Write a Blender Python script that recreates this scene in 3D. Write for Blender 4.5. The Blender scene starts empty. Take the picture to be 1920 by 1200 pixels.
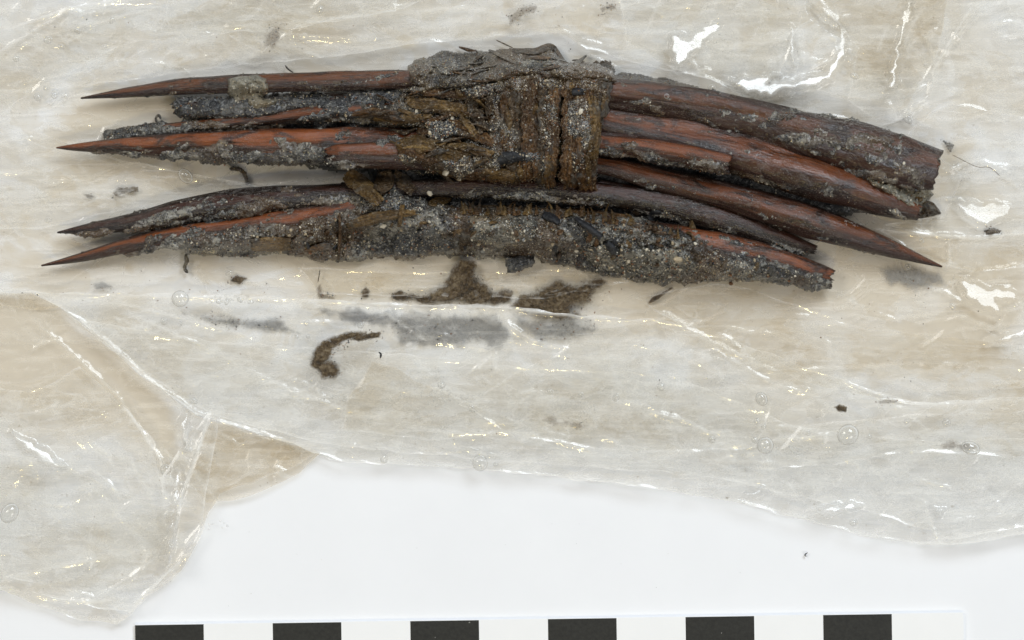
import bpy, math, random
import numpy as np
from mathutils import Vector

random.seed(7)
RNG = np.random.default_rng(7)
SC = bpy.context.scene
COL = SC.collection

# ------------------------------------------------------------------ camera
S = 7.75e-5          # metres per photograph pixel on the table (the bar's squares are 1 cm)
CAM_H = 0.62
cam_d = bpy.data.cameras.new('camera')
cam = bpy.data.objects.new('camera', cam_d)
COL.objects.link(cam)
cam.location = (0, 0, CAM_H)
cam_d.sensor_width = 36
cam_d.lens = 36 * CAM_H / (1920 * S)
cam_d.clip_start = 0.05
cam_d.clip_end = 20
SC.camera = cam
SC.view_settings.view_transform = 'Standard'
SC.view_settings.look = 'None'
SC.view_settings.exposure = 0
SC.view_settings.gamma = 1
SC.render.engine = 'CYCLES'
SC.cycles.transparent_max_bounces = 40
SC.cycles.max_bounces = 10
SC.cycles.caustics_reflective = False
SC.cycles.caustics_refractive = False

# ------------------------------------------------------------------ light
wd = bpy.data.worlds.new('World'); SC.world = wd
wd.use_nodes = True
bg = wd.node_tree.nodes['Background']
bg.inputs[0].default_value = (0.96, 0.98, 1.0, 1)
bg.inputs[1].default_value = 0.17

def area(name, az, el, dist, size, irr, colr):
    """area lamp: azimuth from +x counter-clockwise, elevation, size (w,h), irradiance it gives the table"""
    d = bpy.data.lights.new(name, 'AREA'); d.shape = 'RECTANGLE'
    d.size, d.size_y = size
    a, e = math.radians(az), math.radians(el)
    p = Vector((math.cos(a)*math.cos(e), math.sin(a)*math.cos(e), math.sin(e))) * dist
    A = size[0]*size[1]
    L = irr * dist**2 / (A * math.sin(e))
    d.energy = L * A * math.pi
    d.color = colr
    o = bpy.data.objects.new(name, d); COL.objects.link(o)
    o.location = p
    o.rotation_euler = (-p).to_track_quat('-Z', 'Y').to_euler()
    return o
area('window_light', 62, 48, 1.5, (0.80, 0.55), 1.58, (0.85, 0.93, 1.0))
area('copy_stand_lamp_warm', 262, 60, 1.1, (0.09, 0.09), 0.32, (1.0, 0.82, 0.40))
area('copy_stand_lamp_side', 150, 50, 1.1, (0.34, 0.34), 0.68, (1.0, 0.96, 0.88))
area('added_fill_light', 318, 50, 1.2, (0.5, 0.5), 0.55, (1.0, 0.98, 0.95))  # added fill, makes up for the dim world light; no real lamp

# ------------------------------------------------------------------ maths helpers
def W(px, py, z):
    k = S * (1 - z / CAM_H)
    return np.stack([(px - 960) * k, (600 - py) * k, z + 0 * px], -1)
def Wp(px, py, z):
    k = S * (1 - z / CAM_H)
    return Vector(((px - 960) * k, (600 - py) * k, z))

_perm = np.random.default_rng(11).permutation(256)
_perm = np.concatenate([_perm, _perm, _perm]).astype(np.int64)
_g = np.random.default_rng(12).normal(size=(256, 3)); _g /= np.linalg.norm(_g, axis=1)[:, None]
_g = _g.astype(np.float32)
def pn(x, y, z=0.0, seed=0):
    x = np.asarray(x, np.float32); y = np.asarray(y, np.float32)
    z = np.asarray(z, np.float32) + x*0 + seed*7.31
    xi = np.floor(x).astype(np.int64); yi = np.floor(y).astype(np.int64); zi = np.floor(z).astype(np.int64)
    xf, yf, zf = x-xi, y-yi, z-zi
    f = lambda t: t*t*t*(t*(t*6-15)+10)
    u, v, w = f(xf), f(yf), f(zf)
    out = 0
    for a in (0, 1):
        for b in (0, 1):
            for c in (0, 1):
                h = _perm[_perm[_perm[(xi+a) & 255] + ((yi+b) & 255)] + ((zi+c) & 255)]
                g = _g[h]
                d = g[..., 0]*(xf-a) + g[..., 1]*(yf-b) + g[..., 2]*(zf-c)
                out = out + (u if a else 1-u)*(v if b else 1-v)*(w if c else 1-w)*d
    return out * 1.6
def fbm(x, y, z=0.0, seed=0, o=4, gain=.5):
    s, a, t = 0, 1, 0
    for i in range(o):
        s = s + a*pn(x*2**i, y*2**i, z*2**i if not np.isscalar(z) else z, seed+i); t += a; a *= gain
    return s / t
def worley(x, y, seed=0):
    """squared distance to nearest jittered seed"""
    xi = np.floor(x).astype(np.int64); yi = np.floor(y).astype(np.int64)
    best = np.full(x.shape, 9.0)
    for a in (-1, 0, 1):
        for b in (-1, 0, 1):
            cx, cy = xi+a, yi+b
            h = _perm[_perm[(cx+seed*17) & 255] + (cy & 255)]
            jx = _g[h, 0]*.5+.5; jy = _g[h, 1]*.5+.5
            best = np.minimum(best, (cx+jx-x)**2 + (cy+jy-y)**2)
    return best
def sstep(e0, e1, x):
    t = np.clip((x-e0)/(e1-e0), 0, 1); return t*t*(3-2*t)
def poly_sdf(px, py, poly):
    """signed distance (negative inside) and nearest point"""
    P = np.asarray(poly, float); n = len(P)
    best = np.full(px.shape, 1e18); nx = np.zeros(px.shape); ny = np.zeros(px.shape)
    ins = np.zeros(px.shape, bool)
    for i in range(n):
        ax, ay = P[i]; bx, by = P[(i+1) % n]
        ex, ey = bx-ax, by-ay
        t = np.clip(((px-ax)*ex+(py-ay)*ey)/(ex*ex+ey*ey+1e-12), 0, 1)
        qx, qy = ax+t*ex, ay+t*ey
        d = (px-qx)**2+(py-qy)**2
        m = d < best
        best = np.where(m, d, best); nx = np.where(m, qx, nx); ny = np.where(m, qy, ny)
        if ay != by:
            c = ((ay > py) != (by > py)) & (px < (bx-ax)*(py-ay)/(by-ay)+ax)
            ins ^= c
    d = np.sqrt(best)
    return np.where(ins, -d, d), nx, ny
def line_dist(px, py, pts):
    """distance to a polyline, parameter 0..1 along it and side sign"""
    P = np.asarray(pts, float); L = np.concatenate([[0], np.cumsum(np.hypot(*(P[1:]-P[:-1]).T))])
    best = np.full(px.shape, 1e18); par = np.zeros(px.shape); sg = np.ones(px.shape)
    for i in range(len(P)-1):
        ax, ay = P[i]; ex, ey = P[i+1]-P[i]
        t = np.clip(((px-ax)*ex+(py-ay)*ey)/(ex*ex+ey*ey+1e-12), 0, 1)
        dx, dy = px-ax-t*ex, py-ay-t*ey
        d = dx*dx+dy*dy; m = d < best
        best = np.where(m, d, best)
        par = np.where(m, (L[i]+t*(L[i+1]-L[i]))/L[-1], par)
        sg = np.where(m, np.sign(ex*dy-ey*dx), sg)
    return np.sqrt(best), par, sg
def curve(pts, step):
    """resample control rows (any number of columns) with a Catmull-Rom curve, evenly along x,y"""
    P = np.asarray(pts, float)
    Q = np.vstack([2*P[0]-P[1], P, 2*P[-1]-P[-2]])
    out = []
    for i in range(len(P)-1):
        p0, p1, p2, p3 = Q[i:i+4]
        t = np.linspace(0, 1, 24, endpoint=False)[:, None]
        out.append(.5*((2*p1)+(p2-p0)*t+(2*p0-5*p1+4*p2-p3)*t*t+(3*p1-p0-3*p2+p3)*t**3))
    out.append(P[-1:]); C = np.vstack(out)
    L = np.concatenate([[0], np.cumsum(np.hypot(C[1:, 0]-C[:-1, 0], C[1:, 1]-C[:-1, 1]))])
    n = max(4, int(L[-1]/step)); s = np.linspace(0, L[-1], n)
    return np.stack([np.interp(s, L, C[:, k]) for k in range(C.shape[1])], 1), s

# height map of everything laid down so far (metres), 2 px cells, margin 300 px
HX0, HY0, HC = -300, -300, 2
HW, HH = (1920+600)//HC, (1200+600)//HC
HM = np.zeros((HH, HW))
HGX, HGY = np.meshgrid(HX0+HC*np.arange(HW), HY0+HC*np.arange(HH))
def h_at(px, py, M=None):
    M = HM if M is None else M
    x = np.clip((np.asarray(px, float)-HX0)/HC, 0, HW-1.001); y = np.clip((np.asarray(py, float)-HY0)/HC, 0, HH-1.001)
    xi, yi = x.astype(int), y.astype(int); fx, fy = x-xi, y-yi
    return (M[yi, xi]*(1-fx)+M[yi, xi+1]*fx)*(1-fy)+(M[yi+1, xi]*(1-fx)+M[yi+1, xi+1]*fx)*fy
def blur(M, sig):
    sig = sig/HC; n = int(sig*3)+1
    k = np.exp(-.5*(np.arange(-n, n+1)/sig)**2); k /= k.sum()
    out = np.zeros_like(M)
    for i, kk in enumerate(k): out += kk*np.roll(M, i-n, 0)
    M = out; out = np.zeros_like(M)
    for i, kk in enumerate(k): out += kk*np.roll(M, i-n, 1)
    return out
def dilate(M, r):
    r = max(1, int(r/HC)); out = M.copy()
    for i in range(-r, r+1): out = np.maximum(out, np.roll(M, i, 0))
    M = out.copy()
    for i in range(-r, r+1): out = np.maximum(out, np.roll(M, i, 1))
    return out
def h_splat(px, py, z):
    x = np.round((px-HX0)/HC).astype(int).ravel(); y = np.round((py-HY0)/HC).astype(int).ravel()
    ok = (x > 0) & (x < HW-1) & (y > 0) & (y < HH-1)
    np.maximum.at(HM, (y[ok], x[ok]), np.asarray(z).ravel()[ok])

# ------------------------------------------------------------------ object helpers
def tag(o, label=None, cat=None, group=None, kind=None):
    if label: o['label'] = label
    if cat: o['category'] = cat
    if group: o['group'] = group
    if kind: o['kind'] = kind
    return o
def thing(name, px, py, z, label, cat, group=None):
    o = bpy.data.objects.new(name, None); COL.objects.link(o)
    o.empty_display_size = 0.005
    o.location = Wp(px, py, z); o['label'] = label; o['category'] = cat
    if group: o['group'] = group
    bpy.context.view_layer.update()
    return o
def build(name, V, F, mat, parent=None, uv=None, attrs=None, smooth=True, label=None):
    """V world coordinates (n,3), F (m,4) or (m,3) indices"""
    V = np.asarray(V, np.float64).reshape(-1, 3); F = np.asarray(F, np.int32)
    org = np.zeros(3)
    p = parent
    while p is not None:
        org = org+np.array(p.location); p = p.parent
    top = None
    if parent is None:
        top = np.array([V[:, 0].mean(), V[:, 1].mean(), V[:, 2].min()]); org = top
    me = bpy.data.meshes.new(name)
    k = F.shape[1]
    me.vertices.add(len(V)); me.vertices.foreach_set('co', (V-org).astype(np.float32).ravel())
    me.loops.add(F.size); me.loops.foreach_set('vertex_index', F.ravel())
    me.polygons.add(len(F))
    me.polygons.foreach_set('loop_start', np.arange(0, F.size, k, dtype=np.int32))
    me.polygons.foreach_set('loop_total', np.full(len(F), k, np.int32))
    me.polygons.foreach_set('use_smooth', np.full(len(F), bool(smooth)))
    if uv is not None:
        l = me.uv_layers.new(name='UVMap')
        l.data.foreach_set('uv', np.asarray(uv, np.float32).reshape(-1, 2)[F.ravel()].ravel())
    for an, av in (attrs or {}).items():
        a = me.attributes.new(an, 'FLOAT', 'POINT'); a.data.foreach_set('value', np.asarray(av, np.float32).ravel())
    me.update(calc_edges=True); me.validate()
    for m in (mat if isinstance(mat, (list, tuple)) else [mat]): me.materials.append(m)
    o = bpy.data.objects.new(name, me); COL.objects.link(o)
    if parent is not None: o.parent = parent
    else: o.location = org
    if label: o['label'] = label
    return o
def compact(V, F, *arrs):
    used = np.zeros(len(V), bool); used[F.ravel()] = True
    idx = np.cumsum(used)-1
    return (V[used], idx[F])+tuple(None if a is None else a[used] for a in arrs)
def grid_faces(nr, nc, wrap=False):
    i = np.arange((nr-1)*(nc if wrap else nc-1))
    cc = nc if wrap else nc-1
    r, c = i//cc, i % cc
    c2 = (c+1) % nc
    return np.stack([r*nc+c, r*nc+c2, (r+1)*nc+c2, (r+1)*nc+c], 1)

# ------------------------------------------------------------------ node helpers
class NT:
    def __init__(s, name):
        s.m = bpy.data.materials.new(name); s.m.use_nodes = True
        s.t = s.m.node_tree; s.t.nodes.clear()
        s.out = s.t.nodes.new('ShaderNodeOutputMaterial')
    def n(s, typ, ins=None, **kw):
        nd = s.t.nodes.new(typ)
        for k, v in kw.items(): setattr(nd, k, v)
        for k, v in (ins or {}).items():
            i = nd.inputs[k]
            if isinstance(v, bpy.types.NodeSocket): s.t.links.new(v, i)
            else: i.default_value = v
        return nd
    def math(s, op, a, b=0.0, clamp=False):
        nd = s.n('ShaderNodeMath', {0: a, 1: b}, operation=op); nd.use_clamp = clamp; return nd.outputs[0]
    def noise(s, vec, scale, detail=4, rough=.55, dist=0.0):
        return s.n('ShaderNodeTexNoise', {'Vector': vec, 'Scale': scale, 'Detail': detail, 'Roughness': rough, 'Distortion': dist}).outputs['Fac']
    def ramp(s, fac, stops):
        nd = s.n('ShaderNodeValToRGB', {'Fac': fac}); e = nd.color_ramp.elements
        while len(e) < len(stops): e.new(.5)
        for i, (p, c) in enumerate(stops):
            e[i].position = p; e[i].color = (c, c, c, 1) if np.isscalar(c) else (*c, 1)
        return nd.outputs['Color']
    def mix(s, fac, a, b):
        nd = s.n('ShaderNodeMix', data_type='RGBA')
        for k, v in ((0, fac), (6, a), (7, b)):
            i = nd.inputs[k]
            if isinstance(v, bpy.types.NodeSocket): s.t.links.new(v, i)
            else: i.default_value = v if k == 0 else (*v, 1)
        return nd.outputs[2]
    def mixs(s, fac, a, b): return s.n('ShaderNodeMixShader', {0: fac, 1: a, 2: b}).outputs[0]
    def done(s, sh): s.t.links.new(sh, s.out.inputs['Surface']); return s.m
def stretch(nt, vec, sx, sy, sz=1.0):
    return nt.n('ShaderNodeMapping', {'Vector': vec, 'Scale': (sx, sy, sz)}).outputs[0]

def film_material(name, clean, dirty, cell=1.0):
    nt = NT(name)
    geo = nt.n('ShaderNodeNewGeometry')
    sd = nt.n('ShaderNodeAttribute', attribute_name='seed').outputs['Fac']
    off = nt.n('ShaderNodeCombineXYZ', {0: sd, 1: nt.math('MULTIPLY', sd, .7), 2: sd}).outputs[0]
    pos = nt.n('ShaderNodeVectorMath', {0: geo.outputs['Position'], 1: off}, operation='ADD').outputs[0]
    a_d = nt.n('ShaderNodeAttribute', attribute_name='dirt').outputs['Fac']
    a_h = nt.n('ShaderNodeAttribute', attribute_name='haze').outputs['Fac']
    n1 = nt.noise(pos, 60, 6, .6, .6); n2 = nt.noise(stretch(nt, pos, 1, 3.2, 1), 170, 6, .65, .4)
    dd = nt.math('ADD', a_d, nt.math('MULTIPLY', nt.math('SUBTRACT', n1, .60), 1.9))
    dd = nt.math('ADD', dd, nt.math('MULTIPLY', nt.math('SUBTRACT', n2, .5), .55))
    # sharp-edged wet contact patches between the film and what is below it
    w1 = nt.ramp(nt.noise(stretch(nt, pos, .8, 1.5, 1), 85, 3, .55, 1.6), [(.50, 0.0), (.515, 1.0)])
    w2 = nt.ramp(nt.noise(stretch(nt, pos, .7, 1.6, 1), 160, 4, .6, 1.2), [(.55, 0.0), (.565, 1.0)])
    dd = nt.math('ADD', dd, nt.math('ADD', nt.math('MULTIPLY', w1, .28), nt.math('MULTIPLY', w2, .14)), True)
    tint = nt.mix(dd, clean, dirty)
    # fine dirt specks dried on the film
    sp = nt.noise(pos, 1500, 2, .5); spm = nt.ramp(sp, [(.68, 0.0), (.76, 1.0)])
    spz = nt.ramp(nt.noise(pos, 90, 3, .6), [(.50, 0.0), (.66, 1.0)])
    spk = nt.math('MULTIPLY', nt.math('MULTIPLY', spm, spz), .55)
    tint = nt.mix(spk, tint, (.38, .30, .2))
    hz = nt.math('ADD', nt.math('SUBTRACT', a_h, .09), nt.math('MULTIPLY', nt.math('SUBTRACT', nt.noise(stretch(nt, pos, 1, 2.2, 1), 110, 7, .68, .8), .5), .85))
    hz = nt.math('ADD', hz, nt.math('MULTIPLY', nt.math('SUBTRACT', w2, w1), .16), True)
    wv = nt.noise(stretch(nt, pos, .12, 1.6, 1), 900, 3, .6, .3)
    hz = nt.math('ADD', hz, nt.math('MULTIPLY', nt.ramp(wv, [(.56, 0.0), (.66, 1.0)]), .20), True)
    # milky veins where the film has been stretched
    vn = nt.math('ABSOLUTE', nt.math('SUBTRACT', nt.noise(stretch(nt, pos, .6, 1.3, 1), 120, 4, .55, 1.5), .5))
    hz = nt.math('ADD', hz, nt.math('MULTIPLY', nt.ramp(vn, [(0.0, 1.0), (.014, 0.0)]), .26), True)
    bump = nt.n('ShaderNodeBump', {'Height': nt.math('ADD', nt.noise(pos, 300, 3, .5), nt.math('MULTIPLY', nt.noise(pos, 1100, 2, .5), .12)), 'Strength': .3, 'Distance': .0005}).outputs[0]
    tr = nt.n('ShaderNodeBsdfTransparent', {'Color': tint}).outputs[0]
    hc = nt.mix(dd, (.99, .985, .965), (.92, .88, .80))
    df = nt.n('ShaderNodeBsdfDiffuse', {'Color': hc, 'Roughness': 0.0}).outputs[0]
    tl = nt.n('ShaderNodeBsdfTranslucent', {'Color': hc}).outputs[0]
    body = nt.mixs(nt.math('MULTIPLY', hz, .8, True), tr, nt.mixs(.38, df, tl))
    lw = nt.n('ShaderNodeLayerWeight', {'Blend': .5, 'Normal': bump}).outputs['Facing']
    fr = nt.math('ADD', nt.math('MULTIPLY', nt.math('POWER', lw, 4.5), .78), .040, True)
    gl = nt.mixs(.35, nt.n('ShaderNodeBsdfGlossy', {'Color': (1, 1, 1, 1), 'Roughness': .04, 'Normal': bump}).outputs[0],
                 nt.n('ShaderNodeBsdfGlossy', {'Color': (1, 1, 1, 1), 'Roughness': .24}).outputs[0])
    return nt.done(nt.mixs(fr, body, gl))

def wood_material(name, bright, dark, scum=.5):
    nt = NT(name)
    uv = nt.n('ShaderNodeUVMap', uv_map='UVMap').outputs[0]
    pos = nt.n('ShaderNodeNewGeometry').outputs['Position']
    g1 = nt.noise(stretch(nt, uv, .10, 1.6), 1.0, 5, .6, .5)
    g2 = nt.noise(stretch(nt, uv, .35, 7), 1.0, 4, .6, .2)
    g3 = nt.noise(pos, 140, 5, .6)
    f = nt.math('ADD', nt.math('MULTIPLY', g1, .6), nt.math('MULTIPLY', g3, .4))
    lit_fac = nt.n('ShaderNodeAttribute', attribute_name='ridge').outputs['Fac']  # 'ridge' holds the painted lit band, no raised ridge
    f = nt.math('ADD', f, nt.math('MULTIPLY', nt.math('SUBTRACT', lit_fac, .55), .30))  # upper flank painted brighter, as if lit from above
    c = nt.mix(nt.ramp(f, [(.40, 0.0), (.58, 1.0)]), dark, bright)
    c = nt.mix(nt.math('MULTIPLY', nt.ramp(g2, [(.5, 0.0), (.68, 1.0)]), .6), c, tuple(.4*x for x in dark))
    st = nt.n('ShaderNodeAttribute', attribute_name='stain').outputs['Fac']
    c = nt.mix(st, c, nt.mix(g1, (.010, .006, .005), (.050, .020, .013)))
    # pale scum dried into the grain, patchy
    s1 = nt.noise(stretch(nt, uv, .5, 1.5), 1.6, 6, .7, .6)
    s2 = nt.noise(stretch(nt, uv, .08, .25), 1.0, 3, .6)
    dk = nt.math('MULTIPLY', nt.ramp(nt.noise(stretch(nt, uv, .16, .5), 1.0, 5, .65, .6), [(.50, 0.0), (.62, 1.0)]), .85)
    c = nt.mix(dk, c, (.012, .009, .008))
    sm = nt.math('MULTIPLY', nt.ramp(s1, [(.56-.07*scum, 0.0), (.66, 1.0)]), nt.ramp(s2, [(.38, 0.0), (.62, 1.0)]))
    c = nt.mix(nt.math('MULTIPLY', sm, .55), c, (.19, .17, .15))
    s3 = nt.noise(stretch(nt, uv, 1.0, 2.0), 4.0, 3, .6)
    c = nt.mix(nt.math('MULTIPLY', nt.math('MULTIPLY', nt.ramp(s3, [(.60, 0.0), (.67, 1.0)]), nt.ramp(s2, [(.36, .1), (.6, 1.0)])), .6), c, (.33, .30, .26))
    s4 = nt.noise(stretch(nt, uv, .5, 3.0), 5.0, 3, .6)
    c = nt.mix(nt.math('MULTIPLY', nt.ramp(s4, [(.64, 0.0), (.72, 1.0)]), .38), c, (.24, .21, .18))  # pale specks and grain streaks painted in, partly as glints
    h = nt.math('ADD', nt.math('ADD', nt.math('MULTIPLY', g2, .5), nt.math('MULTIPLY', sm, .4)), nt.math('MULTIPLY', nt.noise(stretch(nt, uv, .6, 2.4), 2.2, 4, .6), .8))
    b = nt.n('ShaderNodeBump', {'Height': h, 'Strength': 1.0, 'Distance': .00014}).outputs[0]
    ro = nt.math('ADD', .03, nt.math('MULTIPLY', s1, .15))
    return nt.done(nt.n('ShaderNodeBsdfPrincipled', {'Base Color': c, 'Roughness': ro, 'Normal': b, 'Specular IOR Level': .5}).outputs[0])

def mud_material(name, dark, mid, pale, brown, rough=.28, spec=.6, k=1.0, brownness=.5):
    nt = NT(name)
    pos = nt.n('ShaderNodeNewGeometry').outputs['Position']
    a = nt.noise(pos, 260*k, 6, .68, .5); b = nt.noise(pos, 1100*k, 4, .65, .4); c_ = nt.noise(pos, 120*k, 4, .6, .6)
    fn = nt.noise(pos, 3200*k, 3, .65)
    f = nt.math('ADD', nt.math('ADD', nt.math('MULTIPLY', a, .46), nt.math('MULTIPLY', b, .36)), nt.math('MULTIPLY', fn, .18))
    c = nt.ramp(f, [(.43, dark), (.50, mid), (.58, pale)])
    c = nt.mix(nt.math('MULTIPLY', nt.ramp(c_, [(.62-.22*brownness, 0.0), (.72-.15*brownness, 1.0)]), .75), c, brown)
    sp = nt.n('ShaderNodeTexVoronoi', {'Vector': pos, 'Scale': 1700*k}); 
    cs = nt.math('LESS_THAN', sp.outputs['Distance'], .28)
    pick = nt.n('ShaderNodeSeparateColor', {0: sp.outputs['Color']})
    whit = nt.math('MULTIPLY', cs, nt.math('GREATER_THAN', pick.outputs[0], .86))
    blk = nt.math('MULTIPLY', cs, nt.math('GREATER_THAN', pick.outputs[1], .80))
    c = nt.mix(nt.math('MULTIPLY', whit, .8), c, (.42, .38, .31)); c = nt.mix(nt.math('MULTIPLY', blk, .8), c, (.012, .012, .014))
    bm = nt.n('ShaderNodeBump', {'Height': nt.math('ADD', nt.math('ADD', nt.math('MULTIPLY', a, .5), nt.math('MULTIPLY', b, .7)), nt.math('MULTIPLY', fn, .30)), 'Strength': 1.0, 'Distance': .00085}).outputs[0]
    ro = nt.math('ADD', max(.02, rough-.15), nt.math('MULTIPLY', a, .20))
    return nt.done(nt.n('ShaderNodeBsdfPrincipled', {'Base Color': c, 'Roughness': ro, 'Normal': bm, 'Specular IOR Level': min(1.0, spec*1.15), 'Coat Weight': .35, 'Coat Roughness': .06}).outputs[0])

def silt_material(name, dark, mid, pale, dens, k=1.0):
    '''thin dried silt: grains with bare film showing between them, denser to the middle (attribute edge)'''
    nt = NT(name)
    pos = nt.n('ShaderNodeNewGeometry').outputs['Position']
    e = nt.n('ShaderNodeAttribute', attribute_name='edge').outputs['Fac']
    a = nt.noise(pos, 320*k, 6, .7, .6); b = nt.noise(pos, 1700*k, 4, .7)
    c = nt.ramp(nt.math('ADD', nt.math('MULTIPLY', a, .4), nt.math('MULTIPLY', b, .6)), [(.38, dark), (.5, mid), (.62, pale)])
    f = nt.math('ADD', nt.math('MULTIPLY', nt.math('SUBTRACT', a, .5), 2.2), nt.math('MULTIPLY', nt.math('SUBTRACT', b, .5), 1.6))
    al = nt.math('MULTIPLY', nt.math('ADD', nt.math('ADD', nt.math('MULTIPLY', e, 1.5), f), -.5+.5*dens), 1.1, True)
    al = nt.math('MULTIPLY', al, nt.ramp(e, [(0.0, 0.0), (.3, 1.0)]))
    al = nt.math('MULTIPLY', al, min(1.0, .35+dens))
    bm = nt.n('ShaderNodeBump', {'Height': nt.math('ADD', a, b), 'Strength': 1.0, 'Distance': .0006}).outputs[0]
    pb = nt.n('ShaderNodeBsdfPrincipled', {'Base Color': c, 'Roughness': .3, 'Normal': bm, 'Specular IOR Level': .6}).outputs[0]
    return nt.done(nt.mixs(al, nt.n('ShaderNodeBsdfTransparent').outputs[0], pb))
def bark_material(name, a, b, c2, muddy=.4):
    nt = NT(name)
    uv = nt.n('ShaderNodeUVMap', uv_map='UVMap').outputs[0]
    pos = nt.n('ShaderNodeNewGeometry').outputs['Position']
    g1 = nt.noise(stretch(nt, uv, .25, 2.2), 1.0, 5, .65, .5); g2 = nt.noise(stretch(nt, uv, .8, 8), 1.0, 4, .6, .3)
    c = nt.ramp(nt.math('ADD', nt.math('MULTIPLY', g1, .65), nt.math('MULTIPLY', g2, .35)), [(.40, c2), (.5, a), (.62, b)])
    pt = nt.noise(pos, 210, 5, .7, .8)
    c = nt.mix(nt.ramp(pt, [(.44, .75), (.56, 0.0)]), c, tuple(.28*x for x in a))
    fn = nt.noise(pos, 2800, 3, .65)
    c = nt.mix(nt.ramp(fn, [(.36, .8), (.50, 0.0)]), c, tuple(.2*x for x in a)); c = nt.mix(nt.ramp(fn, [(.56, 0.0), (.68, .7)]), c, (.34, .28, .2))
    md = nt.noise(pos, 330, 6, .7, .5)
    mm = nt.ramp(md, [(.66-.2*muddy, 0.0), (.72-.16*muddy, 1.0)])
    mc = nt.ramp(nt.noise(pos, 1300, 4, .7), [(.36, (.02, .022, .024)), (.52, (.10, .095, .085)), (.66, (.26, .25, .22))])
    c = nt.mix(nt.math('MULTIPLY', mm, .75), c, mc)
    bm = nt.n('ShaderNodeBump', {'Height': nt.math('ADD', nt.math('ADD', g2, nt.math('MULTIPLY', g1, .5)), nt.math('ADD', nt.math('MULTIPLY', md, .8), nt.math('MULTIPLY', fn, .3))), 'Strength': 1.0, 'Distance': .0005}).outputs[0]
    return nt.done(nt.n('ShaderNodeBsdfPrincipled', {'Base Color': c, 'Roughness': nt.math('ADD', .1, nt.math('MULTIPLY', md, .35)), 'Normal': bm, 'Specular IOR Level': .55}).outputs[0])
def plain(name, col, rough=.5, spec=.5, var=.25, scale=600, bump=.0002):
    nt = NT(name)
    pos = nt.n('ShaderNodeNewGeometry').outputs['Position']
    n = nt.noise(pos, scale, 5, .65)
    c = nt.mix(nt.ramp(n, [(.35, 0.0), (.65, 1.0)]), tuple(x*(1-var) for x in col), tuple(min(.95, x*(1+var)) for x in col))
    b = nt.n('ShaderNodeBump', {'Height': n, 'Strength': .6, 'Distance': bump}).outputs[0]
    return nt.done(nt.n('ShaderNodeBsdfPrincipled', {'Base Color': c, 'Roughness': rough, 'Normal': b, 'Specular IOR Level': spec}).outputs[0])

M_table = plain('white_table_laminate', (.84, .852, .885), .55, .25, .012, 60, .00002)
M_card = plain('white_card', (.86, .865, .875), .5, .3, .01, 200, .00002)
def black_print():
    nt = NT('black_print')
    pos = nt.n('ShaderNodeNewGeometry').outputs['Position']
    n = nt.noise(pos, 1800, 4, .7); sc = nt.noise(stretch(nt, nt.n('ShaderNodeMapping', {'Vector': pos, 'Rotation': (0, 0, .3)}).outputs[0], .1, 2.2), 500, 2, .5)
    c = nt.mix(nt.ramp(n, [(.3, 0.0), (.7, 1.0)]), (.016, .016, .015), (.030, .030, .027))
    c = nt.mix(nt.math('MULTIPLY', nt.ramp(sc, [(.74, 0.0), (.78, 1.0)]), .5), c, (.12, .12, .11))
    d = nt.noise(pos, 1400, 1, .4)
    c = nt.mix(nt.ramp(d, [(.80, 0.0), (.84, 1.0)]), c, (.35, .34, .32))
    return nt.done(nt.n('ShaderNodeBsdfPrincipled', {'Base Color': c, 'Roughness': .5, 'Specular IOR Level': .3}).outputs[0])
M_black = black_print()
M_film = film_material('clear_plastic_film_stained', (.99, .985, .972), (.885, .832, .742))
M_film_clear = film_material('clear_plastic_film', (.998, .997, .992), (.958, .938, .892))
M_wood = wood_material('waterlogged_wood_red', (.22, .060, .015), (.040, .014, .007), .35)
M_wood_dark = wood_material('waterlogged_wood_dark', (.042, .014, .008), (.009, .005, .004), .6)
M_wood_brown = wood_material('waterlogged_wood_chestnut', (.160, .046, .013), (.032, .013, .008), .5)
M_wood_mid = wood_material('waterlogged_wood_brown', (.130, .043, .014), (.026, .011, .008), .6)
M_mud = mud_material('wet_grey_mud', (.007, .007, .007), (.052, .048, .041), (.29, .275, .235), (.085, .046, .016), .15, .9, 1.0, .7)
M_mud_brown = mud_material('wet_brown_mud', (.007, .005, .003), (.038, .027, .014), (.14, .115, .075), (.080, .042, .012), .16, .85, 1.0, .7)
M_mud_black = mud_material('wet_black_mud', (.010, .011, .013), (.028, .029, .031), (.12, .12, .115), (.03, .02, .012), .2, .7, 1.0, .2)
M_mud_pale = mud_material('pale_grey_silt', (.020, .019, .015), (.090, .084, .066), (.30, .285, .24), (.15, .105, .055), .3, .6, 1.0, .25)
M_mud_stain = silt_material('brown_silt', (.024, .015, .007), (.10, .066, .032), (.22, .17, .11), .85)
M_clay = mud_material('pale_drying_clay', (.11, .10, .075), (.22, .205, .16), (.36, .34, .28), (.19, .15, .09), .42, .35, 1.0, .2)
M_silt_thick = silt_material('thick_brown_silt', (.022, .014, .006), (.095, .062, .028), (.22, .17, .105), 1.0)
M_silt_thin = silt_material('thin_rusty_silt', (.06, .032, .014), (.15, .10, .055), (.26, .21, .14), .12, 1.2)
M_silt_grey = silt_material('grey_silt', (.06, .062, .066), (.17, .172, .175), (.30, .30, .295), .16, .6)
M_bark = bark_material('wet_brown_bark', (.135, .065, .022), (.235, .125, .042), (.036, .019, .009), .6)
M_bark_ochre = bark_material('ochre_bark', (.20, .115, .035), (.33, .21, .075), (.07, .036, .012), .5)
M_bark_muddy = bark_material('muddy_bark', (.105, .062, .028), (.18, .12, .065), (.030, .020, .011), .75)
M_char = plain('charcoal', (.016, .017, .020), .42, .45, .6, 2200, .0006)
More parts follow.
